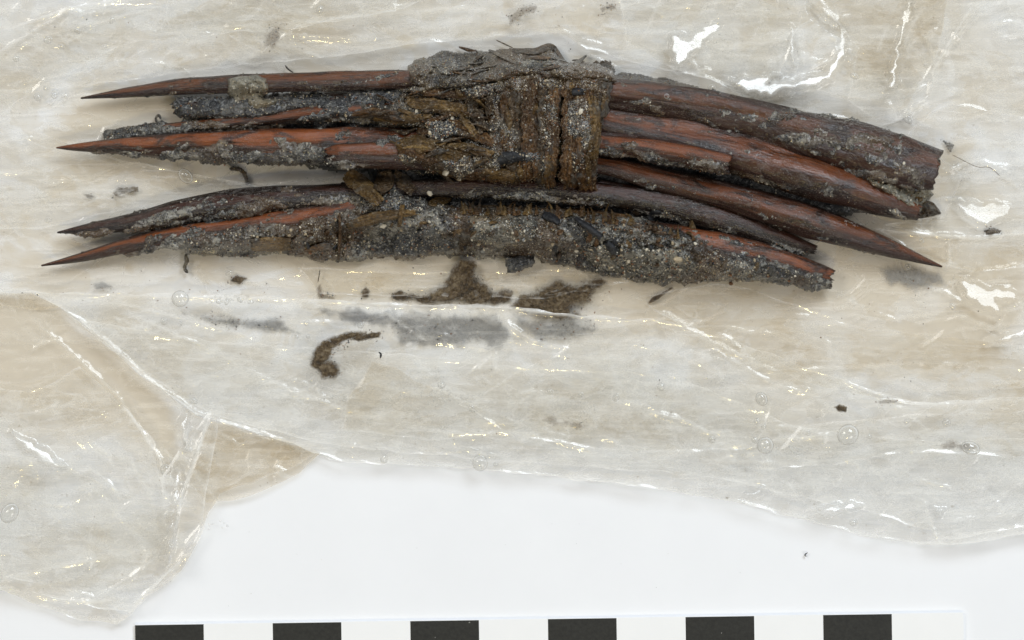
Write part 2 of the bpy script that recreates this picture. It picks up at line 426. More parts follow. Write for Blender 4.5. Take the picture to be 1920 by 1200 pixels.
M_grain = [plain('grain_white', (.60, .55, .45), .35, .6, .15, 2000), plain('grain_buff', (.36, .29, .19), .35, .6, .3, 2000),
           plain('grain_grey', (.21, .21, .20), .3, .6, .3, 2000), plain('grain_black', (.018, .018, .02), .2, .8, .3, 2000),
           plain('grain_rust', (.17, .075, .03), .3, .6, .3, 2000)]

# ================================================================== THE SETTING
t = build('table_top', [(-.6, -.6, 0), (.6, -.6, 0), (.6, .6, 0), (-.6, .6, 0)], [(0, 1, 2, 3)], M_table, smooth=False)
tag(t, kind='structure')

# scale bar: a white card with printed 1 cm squares, tilted under a degree
def bar_box(name, u0, u1, v0, v1, z0, z1, mat, parent, bev=0.0):
    """u along the bar in mm from its left end, v down from its top edge in mm"""
    o = np.array([253.0, 1172.0]); d = np.array([1805-253, 1149.0-1172.0]); d /= np.hypot(*d); nrm = np.array([-d[1], d[0]])
    mm = .001/S
    pts = [o+d*a*mm+nrm*b*mm for a, b in ((u0, v0), (u1, v0), (u1, v1), (u0, v1))]
    e = .12 if name == 'card' else .0
    V = [tuple(Wp(p[0], p[1], z0)) for p in pts]+[tuple(Wp(p[0], p[1], z1)) for p in pts]
    F = [(4, 7, 6, 5), (0, 1, 5, 4), (1, 2, 6, 5), (2, 3, 7, 6), (3, 0, 4, 7), (0, 3, 2, 1)]
    return build(name, V, F, mat, parent, smooth=False)
bar = thing('scale_bar', 1029, 1290, 0.0, 'black and white centimetre scale bar lying on the white table along the bottom edge', 'scale bar')
bar_box('card', 0, 120.4, -.05, 22, .0, .0006, M_card, bar)
for k in range(6):
    bar_box('black_square', 20*k+.02, 20*k+9.98, .03, 10, .00055, .00063, M_black, bar)

# ================================================================== PLASTIC BAG
BUNDLE = [(95, 500), (80, 470), (95, 430), (90, 270), (150, 170), (500, 120), (760, 105), (850, 70), (1050, 60), (1170, 110), (1420, 160), (1700, 235), (1790, 290),
          (1790, 400), (1800, 520), (1600, 560), (1300, 560), (1000, 520), (700, 500), (350, 510), (180, 515)]
bs, _, _ = poly_sdf(HGX.astype(float), HGY.astype(float), BUNDLE)
BMASK = sstep(-10, 60, bs)     # 0 under the bundle, 1 away from it

def crumple(px, py, ang, seed, big=1.0, mid=1.0, fine=1.0):
    a = math.radians(ang); ca, sa = math.cos(a), math.sin(a)
    u = px*ca-py*sa; v = px*sa+py*ca
    wu = pn(px/180, py/180, 0, seed)*60+pn(px/50, py/50, 0, seed+1)*12
    wv = pn(px/180, py/180, 3.3, seed)*45+pn(px/50, py/50, 3.3, seed+1)*9
    u, v = u+wu, v+wv
    h = 1.3*big*fbm(px/420, py/260, 0, seed+2, 2)
    h = h+.62*mid*worley(u/330, v/105, seed)*(.3+.8*np.clip(.5+pn(px/260, py/260, 1.7, seed), 0, 1))
    m = np.clip(.45+1.2*pn(px/200, py/200, 5.1, seed+3), 0, 1)
    h = h+.15*mid*worley(u/110, v/44, seed+5)*m
    h = h+.045*fine*worley(u/42+9, v/20, seed+9)*np.clip(pn(px/120, py/120, 8.8, seed)+.35, 0, 1)
    h = h+.016*fine*fbm(px/24, py/24, 0, seed+4, 2)
    return h*1e-3
def ridges(px, py, h, strips):
    for pts, w, amp in strips:
        x0 = min(p[0] for p in pts)-8*w; x1 = max(p[0] for p in pts)+8*w; y0 = min(p[1] for p in pts)-8*w; y1 = max(p[1] for p in pts)+8*w
        m = (px > x0) & (px < x1) & (py > y0) & (py < y1)
        if not m.any(): continue
        d, par, sg = line_dist(px[m], py[m], pts)
        taper = np.clip(np.minimum(par, 1-par)*5+.08, 0, 1)*np.clip(.75+.9*pn(px[m]/45, py[m]/45, 6.2), .1, 1.3)
        d = d+2.5*pn(px[m]/14, py[m]/14, 2.2); w2 = max(2.6, w*.7)
        h[m] += 1e-3*amp*.42*taper*np.exp(-np.abs(d)/w2)
    return h
def tilts(px, py, h, pats):
    """flat facets of the film leaning towards an azimuth (degrees, 90 = up in the photograph), slope g"""
    for poly, az, g in pats:
        P = np.array(poly, float); c = P.mean(0); r = np.abs(P-c).max(0)+30
        m = (np.abs(px-c[0]) < r[0]) & (np.abs(py-c[1]) < r[1])
        if not m.any(): continue
        X, Y = px[m], py[m]
        sd, _, _ = poly_sdf(X+7*pn(X/16, Y/16, 1.1), Y+7*pn(X/16, Y/16, 4.4), poly)
        a = math.radians(az)
        ramp = -g*((X-c[0])*math.cos(a)-(Y-c[1])*math.sin(a))*S   # falls towards the light, so the normal leans to it
        k = sstep(6, -2, sd)
        h0 = h[m]; base = h0.mean()
        h[m] = h0*(1-k)+k*(base+.0012+ramp+.12*(h0-base))
    return h
FH = np.zeros(((1200+600)//4, (1920+600)//4))
def z_film_top(px, py):
    x = np.clip(((np.asarray(px, float)-HX0)/4).round().astype(int), 0, FH.shape[1]-1); y = np.clip(((np.asarray(py, float)-HY0)/4).round().astype(int), 0, FH.shape[0]-1)
    return FH[y, x]
def film(name, poly, zfn, mat, parent, step=3.0, dirt=.3, haze=.2, soft=(), lip=.25, seed=0, strips=(), pats=(), label=None, cang=0):
    P = np.array(poly, float)
    # slightly wandering cut edge
    C = []
    for i in range(len(P)):
        a, b = P[i], P[(i+1) % len(P)]; n = max(1, int(np.hypot(*(b-a))/14))
        for k in range(n): C.append(a+(b-a)*k/n)
    C = np.array(C); C[:, 0] += 5*pn(C[:, 0]/40, C[:, 1]/40, 0, seed); C[:, 1] += 5*pn(C[:, 0]/40, C[:, 1]/40, 5, seed)
    x0, y0 = C.min(0)-step*2; x1, y1 = C.max(0)+step*2
    gx, gy = np.meshgrid(np.arange(x0, x1, step), np.arange(y0, y1, step))
    shp = gx.shape
    # coarse reject
    sd, nx, ny = poly_sdf(gx, gy, P)
    near = np.abs(sd) < 14
    sdn, nxn, nyn = poly_sdf(gx[near], gy[near], C)
    sd[near] = sdn; nx[near] = nxn; ny[near] = nyn
    keep = sd < step*.95
    out = (sd > 0) & keep
    gx = np.where(out, nx, gx); gy = np.where(out, ny, gy)
    h = zfn(gx, gy)
    rr_ = np.random.default_rng(seed+500); auto = []
    inx, iny = gx[(sd < -10) & (gx > -40) & (gx < 1960) & (gy > -40) & (gy < 1200)], gy[(sd < -10) & (gx > -40) & (gx < 1960) & (gy > -40) & (gy < 1200)]
    nA = int(len(inx)*step*step/(7000 if cang else 9000)) if len(inx) else 0
    for _ in range(nA):
        k = rr_.integers(len(inx)); a = math.radians(rr_.normal()*22+cang); l = rr_.uniform(25, 120); b = a+rr_.normal()*.35
        p0 = (inx[k], iny[k]); p1 = (p0[0]+l*math.cos(a)*.5, p0[1]-l*math.sin(a)*.5); p2 = (p1[0]+l*math.cos(b)*.5, p1[1]-l*math.sin(b)*.5)
        if rr_.random() < .25: auto.append(([p0, p1, p2, (p2[0]+12*rr_.normal(), p2[1]+24*rr_.normal())], rr_.uniform(2.4, 3.6), rr_.uniform(.2, .6)))
        else: auto.append(([p0, p1, p2], rr_.uniform(2.4, 4.2), rr_.uniform(.15, .55)))
    strips = list(strips)+auto
    whit = np.zeros(shp)
    for pts, w_, amp_ in strips:
        bx0 = min(p[0] for p in pts)-14; bx1 = max(p[0] for p in pts)+14; by0 = min(p[1] for p in pts)-14; by1 = max(p[1] for p in pts)+14
        mm_ = (gx > bx0) & (gx < bx1) & (gy > by0) & (gy < by1)
        if mm_.any():
            dd_, pp_, _ = line_dist(gx[mm_], gy[mm_], pts)
            whit[mm_] = np.maximum(whit[mm_], min(1, amp_*1.2)*np.clip(np.minimum(pp_, 1-pp_)*6, 0, 1)*np.exp(-(dd_+1.5*pn(gx[mm_]/9, gy[mm_]/9, 1.0))**2/9.0))
    h = ridges(gx, gy, h, strips); h = tilts(gx, gy, h, pats)
    h = h+1e-3*lip*np.clip(.1+1.3*pn(gx/70, gy/70, 3.9, seed), 0, .8)*np.exp(-np.clip(-sd, 0, 99)/6)
    h = np.maximum(h, 8e-5)
    fi = sd < 0; xi_ = np.round((gx[fi]-HX0)/4).astype(int); yi_ = np.round((gy[fi]-HY0)/4).astype(int); ok_ = (xi_ >= 0) & (xi_ < FH.shape[1]) & (yi_ >= 0) & (yi_ < FH.shape[0]); np.maximum.at(FH, (yi_[ok_], xi_[ok_]), h[fi][ok_])
    d = np.full(shp, float(dirt)); hz = np.full(shp, float(haze))
    for pl, fe, dd, dh in soft:
        s2, _, _ = poly_sdf(gx+18*pn(gx/60, gy/60, 0, 40), gy+18*pn(gx/60, gy/60, 7, 40), pl)
        k = sstep(fe, -fe, s2); d += k*dd; hz += k*dh
    hz += .5*np.exp(-np.clip(-sd, 0, 99)/2.4)+.6*whit
    F = grid_faces(*shp); kv = keep.ravel(); F = F[kv[F].all(1)]
    V = W(gx, gy, h).reshape(-1, 3)
    V, F, dv, hv = compact(V, F, d.ravel(), hz.ravel())
    F = F[:, ::-1]
    return build(name, V, F, mat, parent, attrs={'dirt': dv, 'haze': hv, 'seed': 0*dv+seed*.0137}, label=label)

_c0 = {}
def z_base(px, py):
    h = crumple(px, py, 8, 1, .9, 1.15, 1.0)
    k = h_at(px, py, BMASK)
    return .00035+np.clip(h, -.0002, 1)*(.18+.82*k)+.0
def above(zf, gap): return lambda px, py: z_base(px, py)*.75+gap+zf(px, py)

bag = thing('plastic_bag', 960, 560, 0.0, 'crumpled clear plastic bag, wet and stained, spread open under the wooden bundle', 'plastic bag')
BIG = 250
low_edge = [(2170, 1000), (1920, 1000), (1780, 1024), (1640, 1010), (1500, 972), (1400, 945), (1250, 918), (1000, 890), (860, 876), (760, 872), (640, 864)]
R_base = [
    ([(385, 122), (440, 116), (480, 124), (496, 116)], 5, .5), ([(446, 92), (470, 102), (490, 112)], 3, .3),
    ([(255, 115), (250, 135), (243, 158)], 3, .35), ([(0, 170), (60, 150), (130, 138), (200, 132)], 6, .5),
    ([(0, 95), (60, 60), (125, 16), (160, 26), (245, 14)], 6, .9), ([(0, 112), (60, 75), (130, 55), (210, 35), (330, 5)], 7, .7),
    ([(50, 245), (130, 236), (200, 230)], 3, .35), ([(55, 340), (110, 334)], 3, .3), ([(160, 338), (230, 335), (300, 338)], 3, .3),
    ([(190, 395), (250, 390), (320, 386)], 3, .3), ([(0, 262), (60, 258), (100, 262)], 5, .5),
    ([(240, 300), (340, 325), (480, 350), (620, 330)], 9, .7), ([(330, 335), (480, 345), (600, 342)], 5, .6),
    ([(650, 500), (660, 540), (690, 545), (715, 540)], 4, .4), ([(710, 516), (760, 532), (800, 543), (830, 535)], 3, .4),
    ([(940, 522), (1010, 515), (1090, 513), (1160, 520)], 5, .5), ([(1200, 560), (1330, 640), (1500, 720)], 9, .8),
    ([(1520, 530), (1620, 575), (1700, 610)], 4, .3), ([(1230, 580), (1330, 510), (1400, 520)], 10, .6),
    ([(1640, 424), (1740, 440), (1830, 446), (1925, 436)], 7, 1.1), ([(1755, 371), (1800, 374), (1840, 379)], 4, .5),
    ([(1780, 445), (1778, 490), (1780, 500)], 4, .55), ([(1780, 500), (1830, 505), (1880, 503), (1925, 490)], 4, .5),
    ([(1640, 245), (1700, 215), (1740, 180), (1760, 120), (1800, 60), (1840, 5)], 8, .9), ([(1760, 120), (1730, 60), (1700, -20)], 7, .6),
    ([(1480, 50), (1500, 90), (1510, 130)], 5, .6), ([(1700, 610), (1800, 590), (1925, 640)], 7, .5),
    ([(1400, 700), (1560, 690), (1720, 680), (1925, 690)], 8, .5), ([(1750, 330), (1830, 300), (1925, 330)], 9, .7),
    ([(560, 60), (580, 40), (620, 15)], 5, .4), ([(300, 0), (480, 60), (700, 75)], 9, .6)]
T_base = [([(1262, 62), (1290, 72), (1325, 52), (1350, 45), (1318, 85), (1300, 96), (1272, 132), (1258, 95)], 58, .36),
          ([(1484, 48), (1490, 95), (1488, 125), (1482, 110)], 40, .36), ([(1516, 5), (1545, 35), (1585, 50), (1588, 90), (1560, 150), (1500, 165), (1440, 180), (1400, 172), (1372, 155), (1415, 145), (1460, 140), (1430, 158), (1500, 150), (1545, 140), (1575, 95), (1570, 58), (1530, 40)], 60, .36),
          ([(1700, 0), (1712, 0), (1690, 90), (1680, 165), (1664, 168), (1678, 90)], 55, .36),
          ([(1788, 382), (1890, 380), (1895, 405), (1850, 425), (1815, 410)], 60, .36),
          ([(1798, 520), (1850, 540), (1900, 545), (1905, 565), (1870, 560), (1880, 590), (1840, 575), (1815, 560)], 62, .36),
          ([(1850, 640), (1900, 622), (1925, 615), (1925, 632), (1880, 638)], 60, .36),
          ([(1595, 100), (1600, 112), (1590, 118)], 60, .36)]
soft_base = [([(350, 800), (1000, 830), (1500, 860), (2170, 850), (2170, 1150), (300, 1000)], 60, -.6, -.06), (BUNDLE, 45, .34, -.04), ([(-250, -250), (400, -250), (130, 20), (-250, 190)], 40, -.3, .12),
             ([(520, 480), (1260, 500), (1900, 520), (1900, 640), (1500, 720), (1200, 600), (600, 570)], 30, .55, -.03),
             ([(430, 40), (640, 60), (600, 110), (430, 105)], 25, .25, .1), ([(1150, -50), (1950, -50), (1950, 130), (1700, 190), (1200, 120)], 40, .02, .12),
             ([(1700, 200), (1950, 250), (1950, 640), (1700, 520)], 50, .12, .02)]
film('film_layer', [(-BIG, -BIG), (2170, -BIG)]+low_edge+[(560, 850), (450, 800), (365, 775), (250, 690), (120, 580), (-BIG, 570)],
     z_base, M_film, bag, 2.6, .38, .15, soft_base, .3, 3, R_base, T_base)

# upper sheet: runs along the top, its wavy lower edge laps to the top spike
L3 = [(-BIG, -BIG), (2170, -BIG), (2170, 215), (1925, 222), (1840, 205), (1760, 195), (1705, 215), (1672, 232), (1640, 241), (1600, 226), (1500, 205), (1400, 180), (1330, 152),
      (1200, 118), (1100, 92), (1060, 62), (930, 68), (800, 82), (700, 95), (560, 112), (400, 128), (250, 150), (100, 168), (-BIG, 190)]
def z_top(px, py): return z_base(px, py)*.5+.0012+np.clip(crumple(px, py, 14, 21, .9, 1.2, 1.0), 0, 1)
R_top = [([(300, 60), (500, 45), (800, 20), (900, 10)], 8, .6), ([(0, 60), (130, 15), (330, -20)], 6, .8), ([(1250, 20), (1320, 5), (1420, 0)], 4, .5),
         ([(1380, 160), (1480, 150), (1560, 110), (1590, 60), (1520, 0)], 6, .9), ([(1270, 60), (1290, 110), (1330, 150)], 5, .6),
         ([(1740, 150), (1780, 80), (1830, 0)], 6, .8), ([(1850, 50), (1890, 40), (1925, 42)], 4, .5), ([(1640, 170), (1690, 172), (1740, 160)], 4, .6)]
film('film_layer', L3, z_top, M_film_clear, bag, 2.8, .12, .24, [([(1150, -50), (1950, -50), (1950, 150), (1700, 190), (1200, 110)], 40, .0, .08), ([(-250, -250), (400, -250), (130, 20), (-250, 190)], 30, -.25, .0)], .35, 8, R_top, T_base)

# front fold: the cloudy double layer in front of the bundle
L1 = [(-BIG, 541), (0, 541), (100, 547), (300, 551), (560, 558), (700, 568), (938, 573), (1100, 592), (1222, 597), (1330, 625), (1450, 665), (1560, 705), (1660, 742), (1720, 755), (1925, 745), (2170, 740)]+low_edge+[(560, 838), (450, 800), (365, 775), (300, 728), (230, 672), (160, 610), (110, 572), (60, 548), (-BIG, 552)]
def z_front(px, py): return .0022+z_base(px, py)*.5+np.clip(crumple(px, py, -10, 31, .8, 1.0, 1.0), -.0003, 1)
R_front = [([(560, 561), (700, 571), (938, 577), (1100, 595), (1222, 600)], 3.4, .9), ([(0, 545), (100, 551), (300, 556), (560, 562)], 3.4, .6), ([(120, 575), (200, 640), (300, 728), (365, 775), (480, 812), (600, 842)], 5, .9), ([(250, 590), (400, 660), (560, 740), (760, 800)], 8, .8),
           ([(190, 560), (350, 600), (500, 640)], 5, .6), ([(538, 604), (640, 603), (715, 612)], 3, .45), ([(625, 660), (600, 700), (596, 760)], 4, .5),
           ([(622, 690), (700, 720), (800, 745)], 4, .55), ([(430, 600), (440, 590), (470, 605)], 3, .3), ([(938, 573), (955, 610), (1000, 640), (1090, 660)], 5, .7),
           ([(750, 800), (850, 812), (1000, 810)], 6, .5), ([(980, 810), (1070, 835), (1130, 848)], 5, .6), ([(1235, 775), (1290, 790), (1330, 812), (1380, 808)], 4, .6),
           ([(1210, 772), (1240, 776), (1270, 790)], 5, .7), ([(1560, 705), (1620, 730), (1680, 752), (1710, 758), (1825, 757)], 4, .8),
           ([(1340, 655), (1450, 720), (1540, 745)], 7, .6), ([(1000, 930), (1130, 912), (1250, 895)], 3, .35), ([(1500, 960), (1560, 945), (1620, 940)], 6, .6),
           ([(1730, 930), (1745, 980), (1762, 1020)], 4, .8), ([(1780, 975), (1860, 968), (1925, 960)], 5, .6), ([(1476, 905), (1500, 938)], 3, .4),
           ([(1300, 860), (1500, 870), (1700, 845), (1925, 860)], 8, .5), ([(960, 910), (1010, 905)], 3, .5), ([(600, 500), (800, 640), (1200, 680)], 12, .5)]
T_front = [([(1538, 955), (1600, 942), (1615, 950), (1570, 962), (1540, 964)], 60, .36), ([(1750, 952), (1770, 955), (1760, 966)], 60, .36), ([(1400, 925), (1430, 912), (1425, 925), (1395, 936)], 58, .36),
           ([(1338, 660), (1355, 670), (1362, 684), (1345, 675)], 58, .36)]
film('film_layer', L1, z_front, M_film_clear, bag, 2.6, .22, .42, [([(400, 880), (2170, 900), (2170, 1100), (1000, 1000)], 80, -.9, -.14), ([(250, 560), (1250, 600), (1250, 670), (560, 660)], 12, .05, -.28),
      ([(1000, 760), (1110, 770), (1110, 830), (1000, 820)], 20, .55, 0)], .35, 12, R_front, T_front)
def z_front2(px, py): return .0034+z_base(px, py)*.5+np.clip(crumple(px, py, -14, 41, .8, 1.1, 1.0), -.0003, 1)
film('film_layer', [(150, 600), (400, 640), (700, 660), (1000, 690), (1250, 700), (1500, 800), (1750, 830), (1925, 820), (2170, 830), (2170, 985), (1925, 985), (1780, 1012), (1640, 960), (1300, 890), (1000, 868), (760, 850), (600, 830), (400, 778), (290, 715)],
     z_front2, M_film_clear, bag, 3.2, -.15, .26, [], .3, 18, R_front[8:14], T_front)

# left flap hanging towards the scale bar
flap = [(-BIG, 548), (60, 550), (110, 573), (230, 675), (365, 777), (600, 846), (560, 872), (470, 905), (412, 925), (392, 962), (372, 1010), (340, 1070), (300, 1105), (262, 1128), (248, 1152), (215, 1168), (150, 1163), (90, 1140), (0, 1104), (-BIG, 1100)]
def z_flap(px, py): return .0016+np.clip(crumple(px, py, 50, 51, 1.2, 1.2, 1.0), -.0006, 1)
R_flap = [([(40, 580), (120, 650), (220, 740), (300, 860), (310, 960)], 10, 1.0), ([(20, 810), (70, 845), (125, 882)], 9, .9), ([(125, 882), (180, 920), (225, 960)], 4, .4),
          ([(398, 760), (370, 850), (340, 930), (315, 1070)], 5, 1.0), ([(362, 770), (345, 830), (352, 850)], 5, .7), ([(130, 885), (170, 880), (200, 900), (230, 940)], 4, .6),
          ([(170, 826), (190, 845), (213, 860)], 4, .5), ([(60, 655), (75, 645), (100, 641)], 3, .35), ([(62, 775), (90, 765), (115, 752)], 3, .35),
          ([(60, 1115), (110, 1125), (180, 1128), (240, 1120)], 4, .5), ([(385, 980), (350, 1040), (245, 1140)], 5, .6), ([(250, 760), (262, 780), (275, 790)], 3, .3),
          ([(80, 590), (115, 600), (118, 608)], 3, .35), ([(0, 1085), (120, 1060), (230, 1040)], 6, .5)]
T_flap = [([(20, 812), (60, 828), (100, 855), (122, 880), (85, 868), (45, 838)], 60, .36), ([(346, 768), (356, 772), (352, 800), (341, 830), (340, 790)], 58, .36),
          ([(333, 870), (340, 880), (330, 940), (318, 1060), (312, 1065), (322, 960)], 55, .36), ([(345, 825), (352, 800), (358, 805), (350, 842)], 60, .36)]
soft_flap = [([(-250, 555), (100, 570), (240, 680), (340, 790), (320, 860), (230, 800), (100, 760), (-250, 700)], 28, 1.1, -.12), ([(420, 800), (600, 850), (420, 940)], 12, .35, -.05), ([(-250, 880), (300, 930), (300, 1200), (-250, 1200)], 70, -.15, .1)]
film('film_layer', flap, z_flap, M_film, bag, 2.6, .30, .2, soft_flap, .4, 22, R_flap, T_flap, cang=-50)
def z_flap2(px, py): return .0032+np.clip(crumple(px, py, 38, 61, 1.1, 1.2, 1.0), -.0006, 1)
film('film_layer', [(-BIG, 700), (60, 735), (150, 690), (215, 740), (290, 830), (300, 900), (345, 830), (398, 765), (410, 790), (392, 900), (380, 985), (330, 1060), (245, 1150), (180, 1140), (60, 1110), (-BIG, 1090)],
     z_flap2, M_film_clear, bag, 3.0, .15, .24, [], .4, 26, R_flap, T_flap, cang=-60)
# little corner poking out behind the flap
film('film_layer', [(395, 790), (600, 848), (560, 885), (500, 915), (440, 938), (385, 945), (350, 900)], lambda x, y: .0009+np.clip(crumple(x, y, 20, 71), 0, 1)*.6, M_film, bag, 3.0, .75, .1, [], .3, 28,
     [([(540, 850), (520, 870), (512, 910)], 4, .8), ([(470, 838), (465, 870), (458, 895)], 3, .6)])

# smaller folds and overlapping tongues of the same bag
def fold(poly, ang, seed, gap, dirt, haze, mat=M_film_clear, strips=(), amp=.8):
    film('film_layer', poly, lambda x, y: gap+z_base(x, y)*.5+np.clip(crumple(x, y, ang, seed, amp, 1.0, 1.0), -.0002, 1)*.9, mat, bag, 3.4, dirt, haze, [], .35, seed, strips, (), cang=ang)
fold([(1150, -60), (1480, -60), (1500, 40), (1455, 150), (1380, 165), (1260, 128), (1175, 80)], 60, 81, .0026, .3, .16)
fold([(1490, -60), (1790, -60), (1755, 110), (1700, 200), (1640, 225), (1590, 190), (1610, 90)], 75, 82, .0026, .35, .10, M_film)
fold([(1700, 250), (1760, 205), (2100, 230), (2100, 430), (1925, 438), (1830, 448), (1740, 441), (1655, 424), (1770, 405), (1800, 330)], -10, 83, .0015, .2, .16)
fold([(1640, 424), (1740, 442), (1830, 449), (1925, 438), (2100, 430), (2100, 515), (1925, 498), (1830, 508), (1782, 500), (1700, 466)], 0, 84, .0022, .45, .06, M_film, [([(1782, 500), (1778, 446)], 4, .8)])
fold([(1190, 560), (1330, 636), (1500, 716), (1700, 756), (2100, 740), (2100, 640), (1925, 650), (1600, 612), (1420, 545), (1330, 530)], -22, 85, .0016, .35, .06, M_film)
fold([(-250, 130), (0, 92), (125, 14), (330, 2), (600, -60), (980, -60), (700, 30), (560, 52), (250, 78), (90, 150), (0, 215), (-250, 300)], 15, 86, .0030, .12, .14)
fold([(330, -60), (760, -60), (740, 20), (560, 48), (490, 100), (420, 62), (300, 60)], 40, 87, .0038, .1, .16)
fold([(1080, 640), (1250, 655), (1450, 745), (1420, 840), (1200, 850), (980, 822), (860, 760)], -14, 88, .0040, .1, .10)
fold([(1500, 800), (1700, 775), (2100, 770), (2100, 860), (1700, 848), (1560, 870), (1420, 880)], 0, 89, .0044, .1, .12)
fold([(700, 680), (740, 690), (780, 715), (990, 800), (820, 828), (640, 806), (655, 740)], -16, 90, .0040, .25, .08, M_film)
fold([(-250, 250), (60, 248), (230, 300), (480, 348), (620, 345), (480, 362), (240, 392), (60, 430), (-250, 440)], -8, 91, .0012, .15, .10)
fold([(-250, 880), (20, 850), (140, 880), (260, 940), (340, 960), (310, 1040), (180, 1120), (0, 1080), (-250, 1060)], 30, 92, .0044, .15, .08)
fold([(560, 500), (760, 512), (1150, 505), (1180, 530), (1020, 560), (760, 556), (600, 552)], -4, 93, .0012, .3, .02, M_film)

# ================================================================== WOODEN SPIKES
HM[:] = np.maximum(HM, .0009)
BR = blur(BMASK, 12)
def spike(ctrl, mat, label, crust_bias, crust_mat, seed, tipL=True, tipR=False, sw=.35, nang=44, ecc=.12, crust_amp=.7, stain=((0, .15), (1900, .15))):
    """ctrl rows: px, py, half width px, centre height mm. crust_bias: [(px, bias)...]"""
    C, s = curve(ctrl, 2.4)
    px, py, hw, zc = C.T
    hw = np.maximum(hw, .6)
    n = len(px)
    r = hw*S
    tx = np.gradient(px); ty = np.gradient(py); tl = np.hypot(tx, ty); tx /= tl; ty /= tl
    th = np.linspace(0, 2*np.pi, nang, endpoint=False)
    # th=0 is image north side, pi/2 up to the camera, pi south
    T, I = np.meshgrid(th, np.arange(n))
    mm = s*S*1000
    rr = 1+ecc*np.cos(2*T+seed+.004*s[I])+.05*np.cos(3*T+seed*2+.006*s[I])+.09*pn(np.cos(T)*1.2, np.sin(T)*1.2, mm[I]/6, seed)+.035*pn(np.cos(T)*4, np.sin(T)*4, mm[I]/3, seed+1)
    # splits and grooves along the grain
    rr = rr-.10*np.clip(1-np.abs(pn(T*1.1+.5, mm[I]/40, 0, seed+2))*9, 0, 1)*sstep(8, 16, hw[I])
    off_n = np.cos(T)*rr*r[I]       # towards image north
    off_z = np.sin(T)*rr*r[I]*.92
    ex = np.zeros_like(T)           # ragged ends
    rag = 15*fbm(np.cos(T)*2.6, np.sin(T)*2.6, 0, seed+5, 4, .7)
    if not tipL: ex -= rag*np.exp(-I/3.0)*1.2
    if not tipR: ex += rag*np.exp(-(n-1-I)/3.0)*1.2
    nx, ny = ty[I], -tx[I]          # image-north normal for a left-to-right run
    X = px[I]+nx*off_n/S+tx[I]*ex; Y = py[I]+ny*off_n/S+ty[I]*ex
    zmin = .0009
    Z = np.maximum(zc[I]*1e-3+off_z, zmin)
    V = W(X, Y, Z).reshape(-1, 3)
    UV = np.stack([mm[I], T*r.mean()*1000*1.0+seed*13], -1).reshape(-1, 2)
    F = grid_faces(n, nang, True)
    # caps: two inner rings, hollowed when blunt
    base = len(V); caps = []; capF = []; cuv = []
    for end, tip, idx in ((0, tipL, 0), (1, tipR, n-1)):
        ring = np.arange(nang)+idx*nang
        cx, cy, cz = px[idx], py[idx], zc[idx]*1e-3
        sgn = 1 if end == 0 else -1
        prev = ring; inset = [(.72, 2.5), (.35, 9), (.02, 13)] if not tip else [(.5, -.6), (.02, -1.2)]
        for sc_, dep in inset:
            dj = dep*(1+.5*pn(np.cos(th)*2, np.sin(th)*2, dep, seed)) if not tip else dep
            Xr = cx+(X[idx]-cx)*sc_+tx[idx]*sgn*dj; Yr = cy+(Y[idx]-cy)*sc_+ty[idx]*sgn*dj; Zr = cz+(Z[idx]-cz)*sc_
            caps.append(W(Xr, Yr, Zr)); cuv.append(np.stack([0*th+mm[idx]+sc_*2, th], -1))
            cur = np.arange(nang)+base; base += nang
            q = np.stack([prev, np.roll(prev, -1), np.roll(cur, -1), cur], 1)
            capF.append(q[:, ::-1] if end == 0 else q); prev = cur
    V = np.vstack([V]+caps); UV = np.vstack([UV]+cuv); F = np.vstack([F]+capF)
    root = thing('wooden_spike', float(px.mean()), float(py.mean()), .0009, label, 'wooden spike', 'waterlogged wooden spikes of the bundle')
    lit_tone = np.exp(-((np.mod(T+math.pi/2, 2*math.pi)-math.pi/2-(1.05+.35*pn(mm[I]/18, 0*T, 0, seed+20)))/.62)**2)  # lit band on the upper north side, put into the colour
    stv = np.interp(px, [q_[0] for q_ in stain], [q_[1] for q_ in stain])[I]*(1-.55*lit_tone)+.0*T  # stain eased inside the painted lit band
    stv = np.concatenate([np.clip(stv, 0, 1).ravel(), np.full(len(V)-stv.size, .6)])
    lit_tone = np.concatenate([lit_tone.ravel(), np.zeros(len(V)-lit_tone.size)])
    build('shaft', V, F[:, ::-1], mat, root, UV, attrs={'ridge': lit_tone, 'stain': stv})  # 'ridge' carries the lit band put into the colour
    # height map
    up = np.sin(T) > -.1
    for sx in (-.7, 0, .7): h_splat(X[up]+sx, Y[up], Z[up])
    # mud crust as a shell sitting on the shaft
    bx = np.interp(px, [b[0] for b in crust_bias], [b[1] for b in crust_bias])[I]
    south = np.clip(-np.cos(T), -.5, 1)
    q = fbm(mm[I]/5, T*r[I]*1000/2.2, 0, seed+8, 6, .68)*1.5+bx+sw*south
    thick = np.clip(q, 0, .6)
    lum = fbm(mm[I]*1.2, T*r[I]*1000*1.2, 0, seed+9, 4, .7)*1.4
    D = (np.minimum(thick*3, 1)*.00018+thick*1e-3*crust_amp)*(1+.9*lum)-.00004
    D = np.where(q > 0, D, -.00008)
    X2 = X+nx*np.cos(T)*D/S; Y2 = Y+ny*np.cos(T)*D/S; Z2 = np.maximum(Z+np.sin(T)*D, zmin+.00002)
    F2 = grid_faces(n, nang, True); keep = (q.ravel()[F2] > -.03).any(1) & (np.sin(T).ravel()[F2] > -.75).all(1); F2 = F2[keep]
    if len(F2) > 20:
        V2, F2, uv2 = compact(W(X2, Y2, Z2).reshape(-1, 3), F2, UV[:n*nang])
        build('mud_crust', V2, F2[:, ::-1], crust_mat, root, uv2)
    return root, dict(X=X2, Y=Y2, Z=Z2, q=q, T=T)

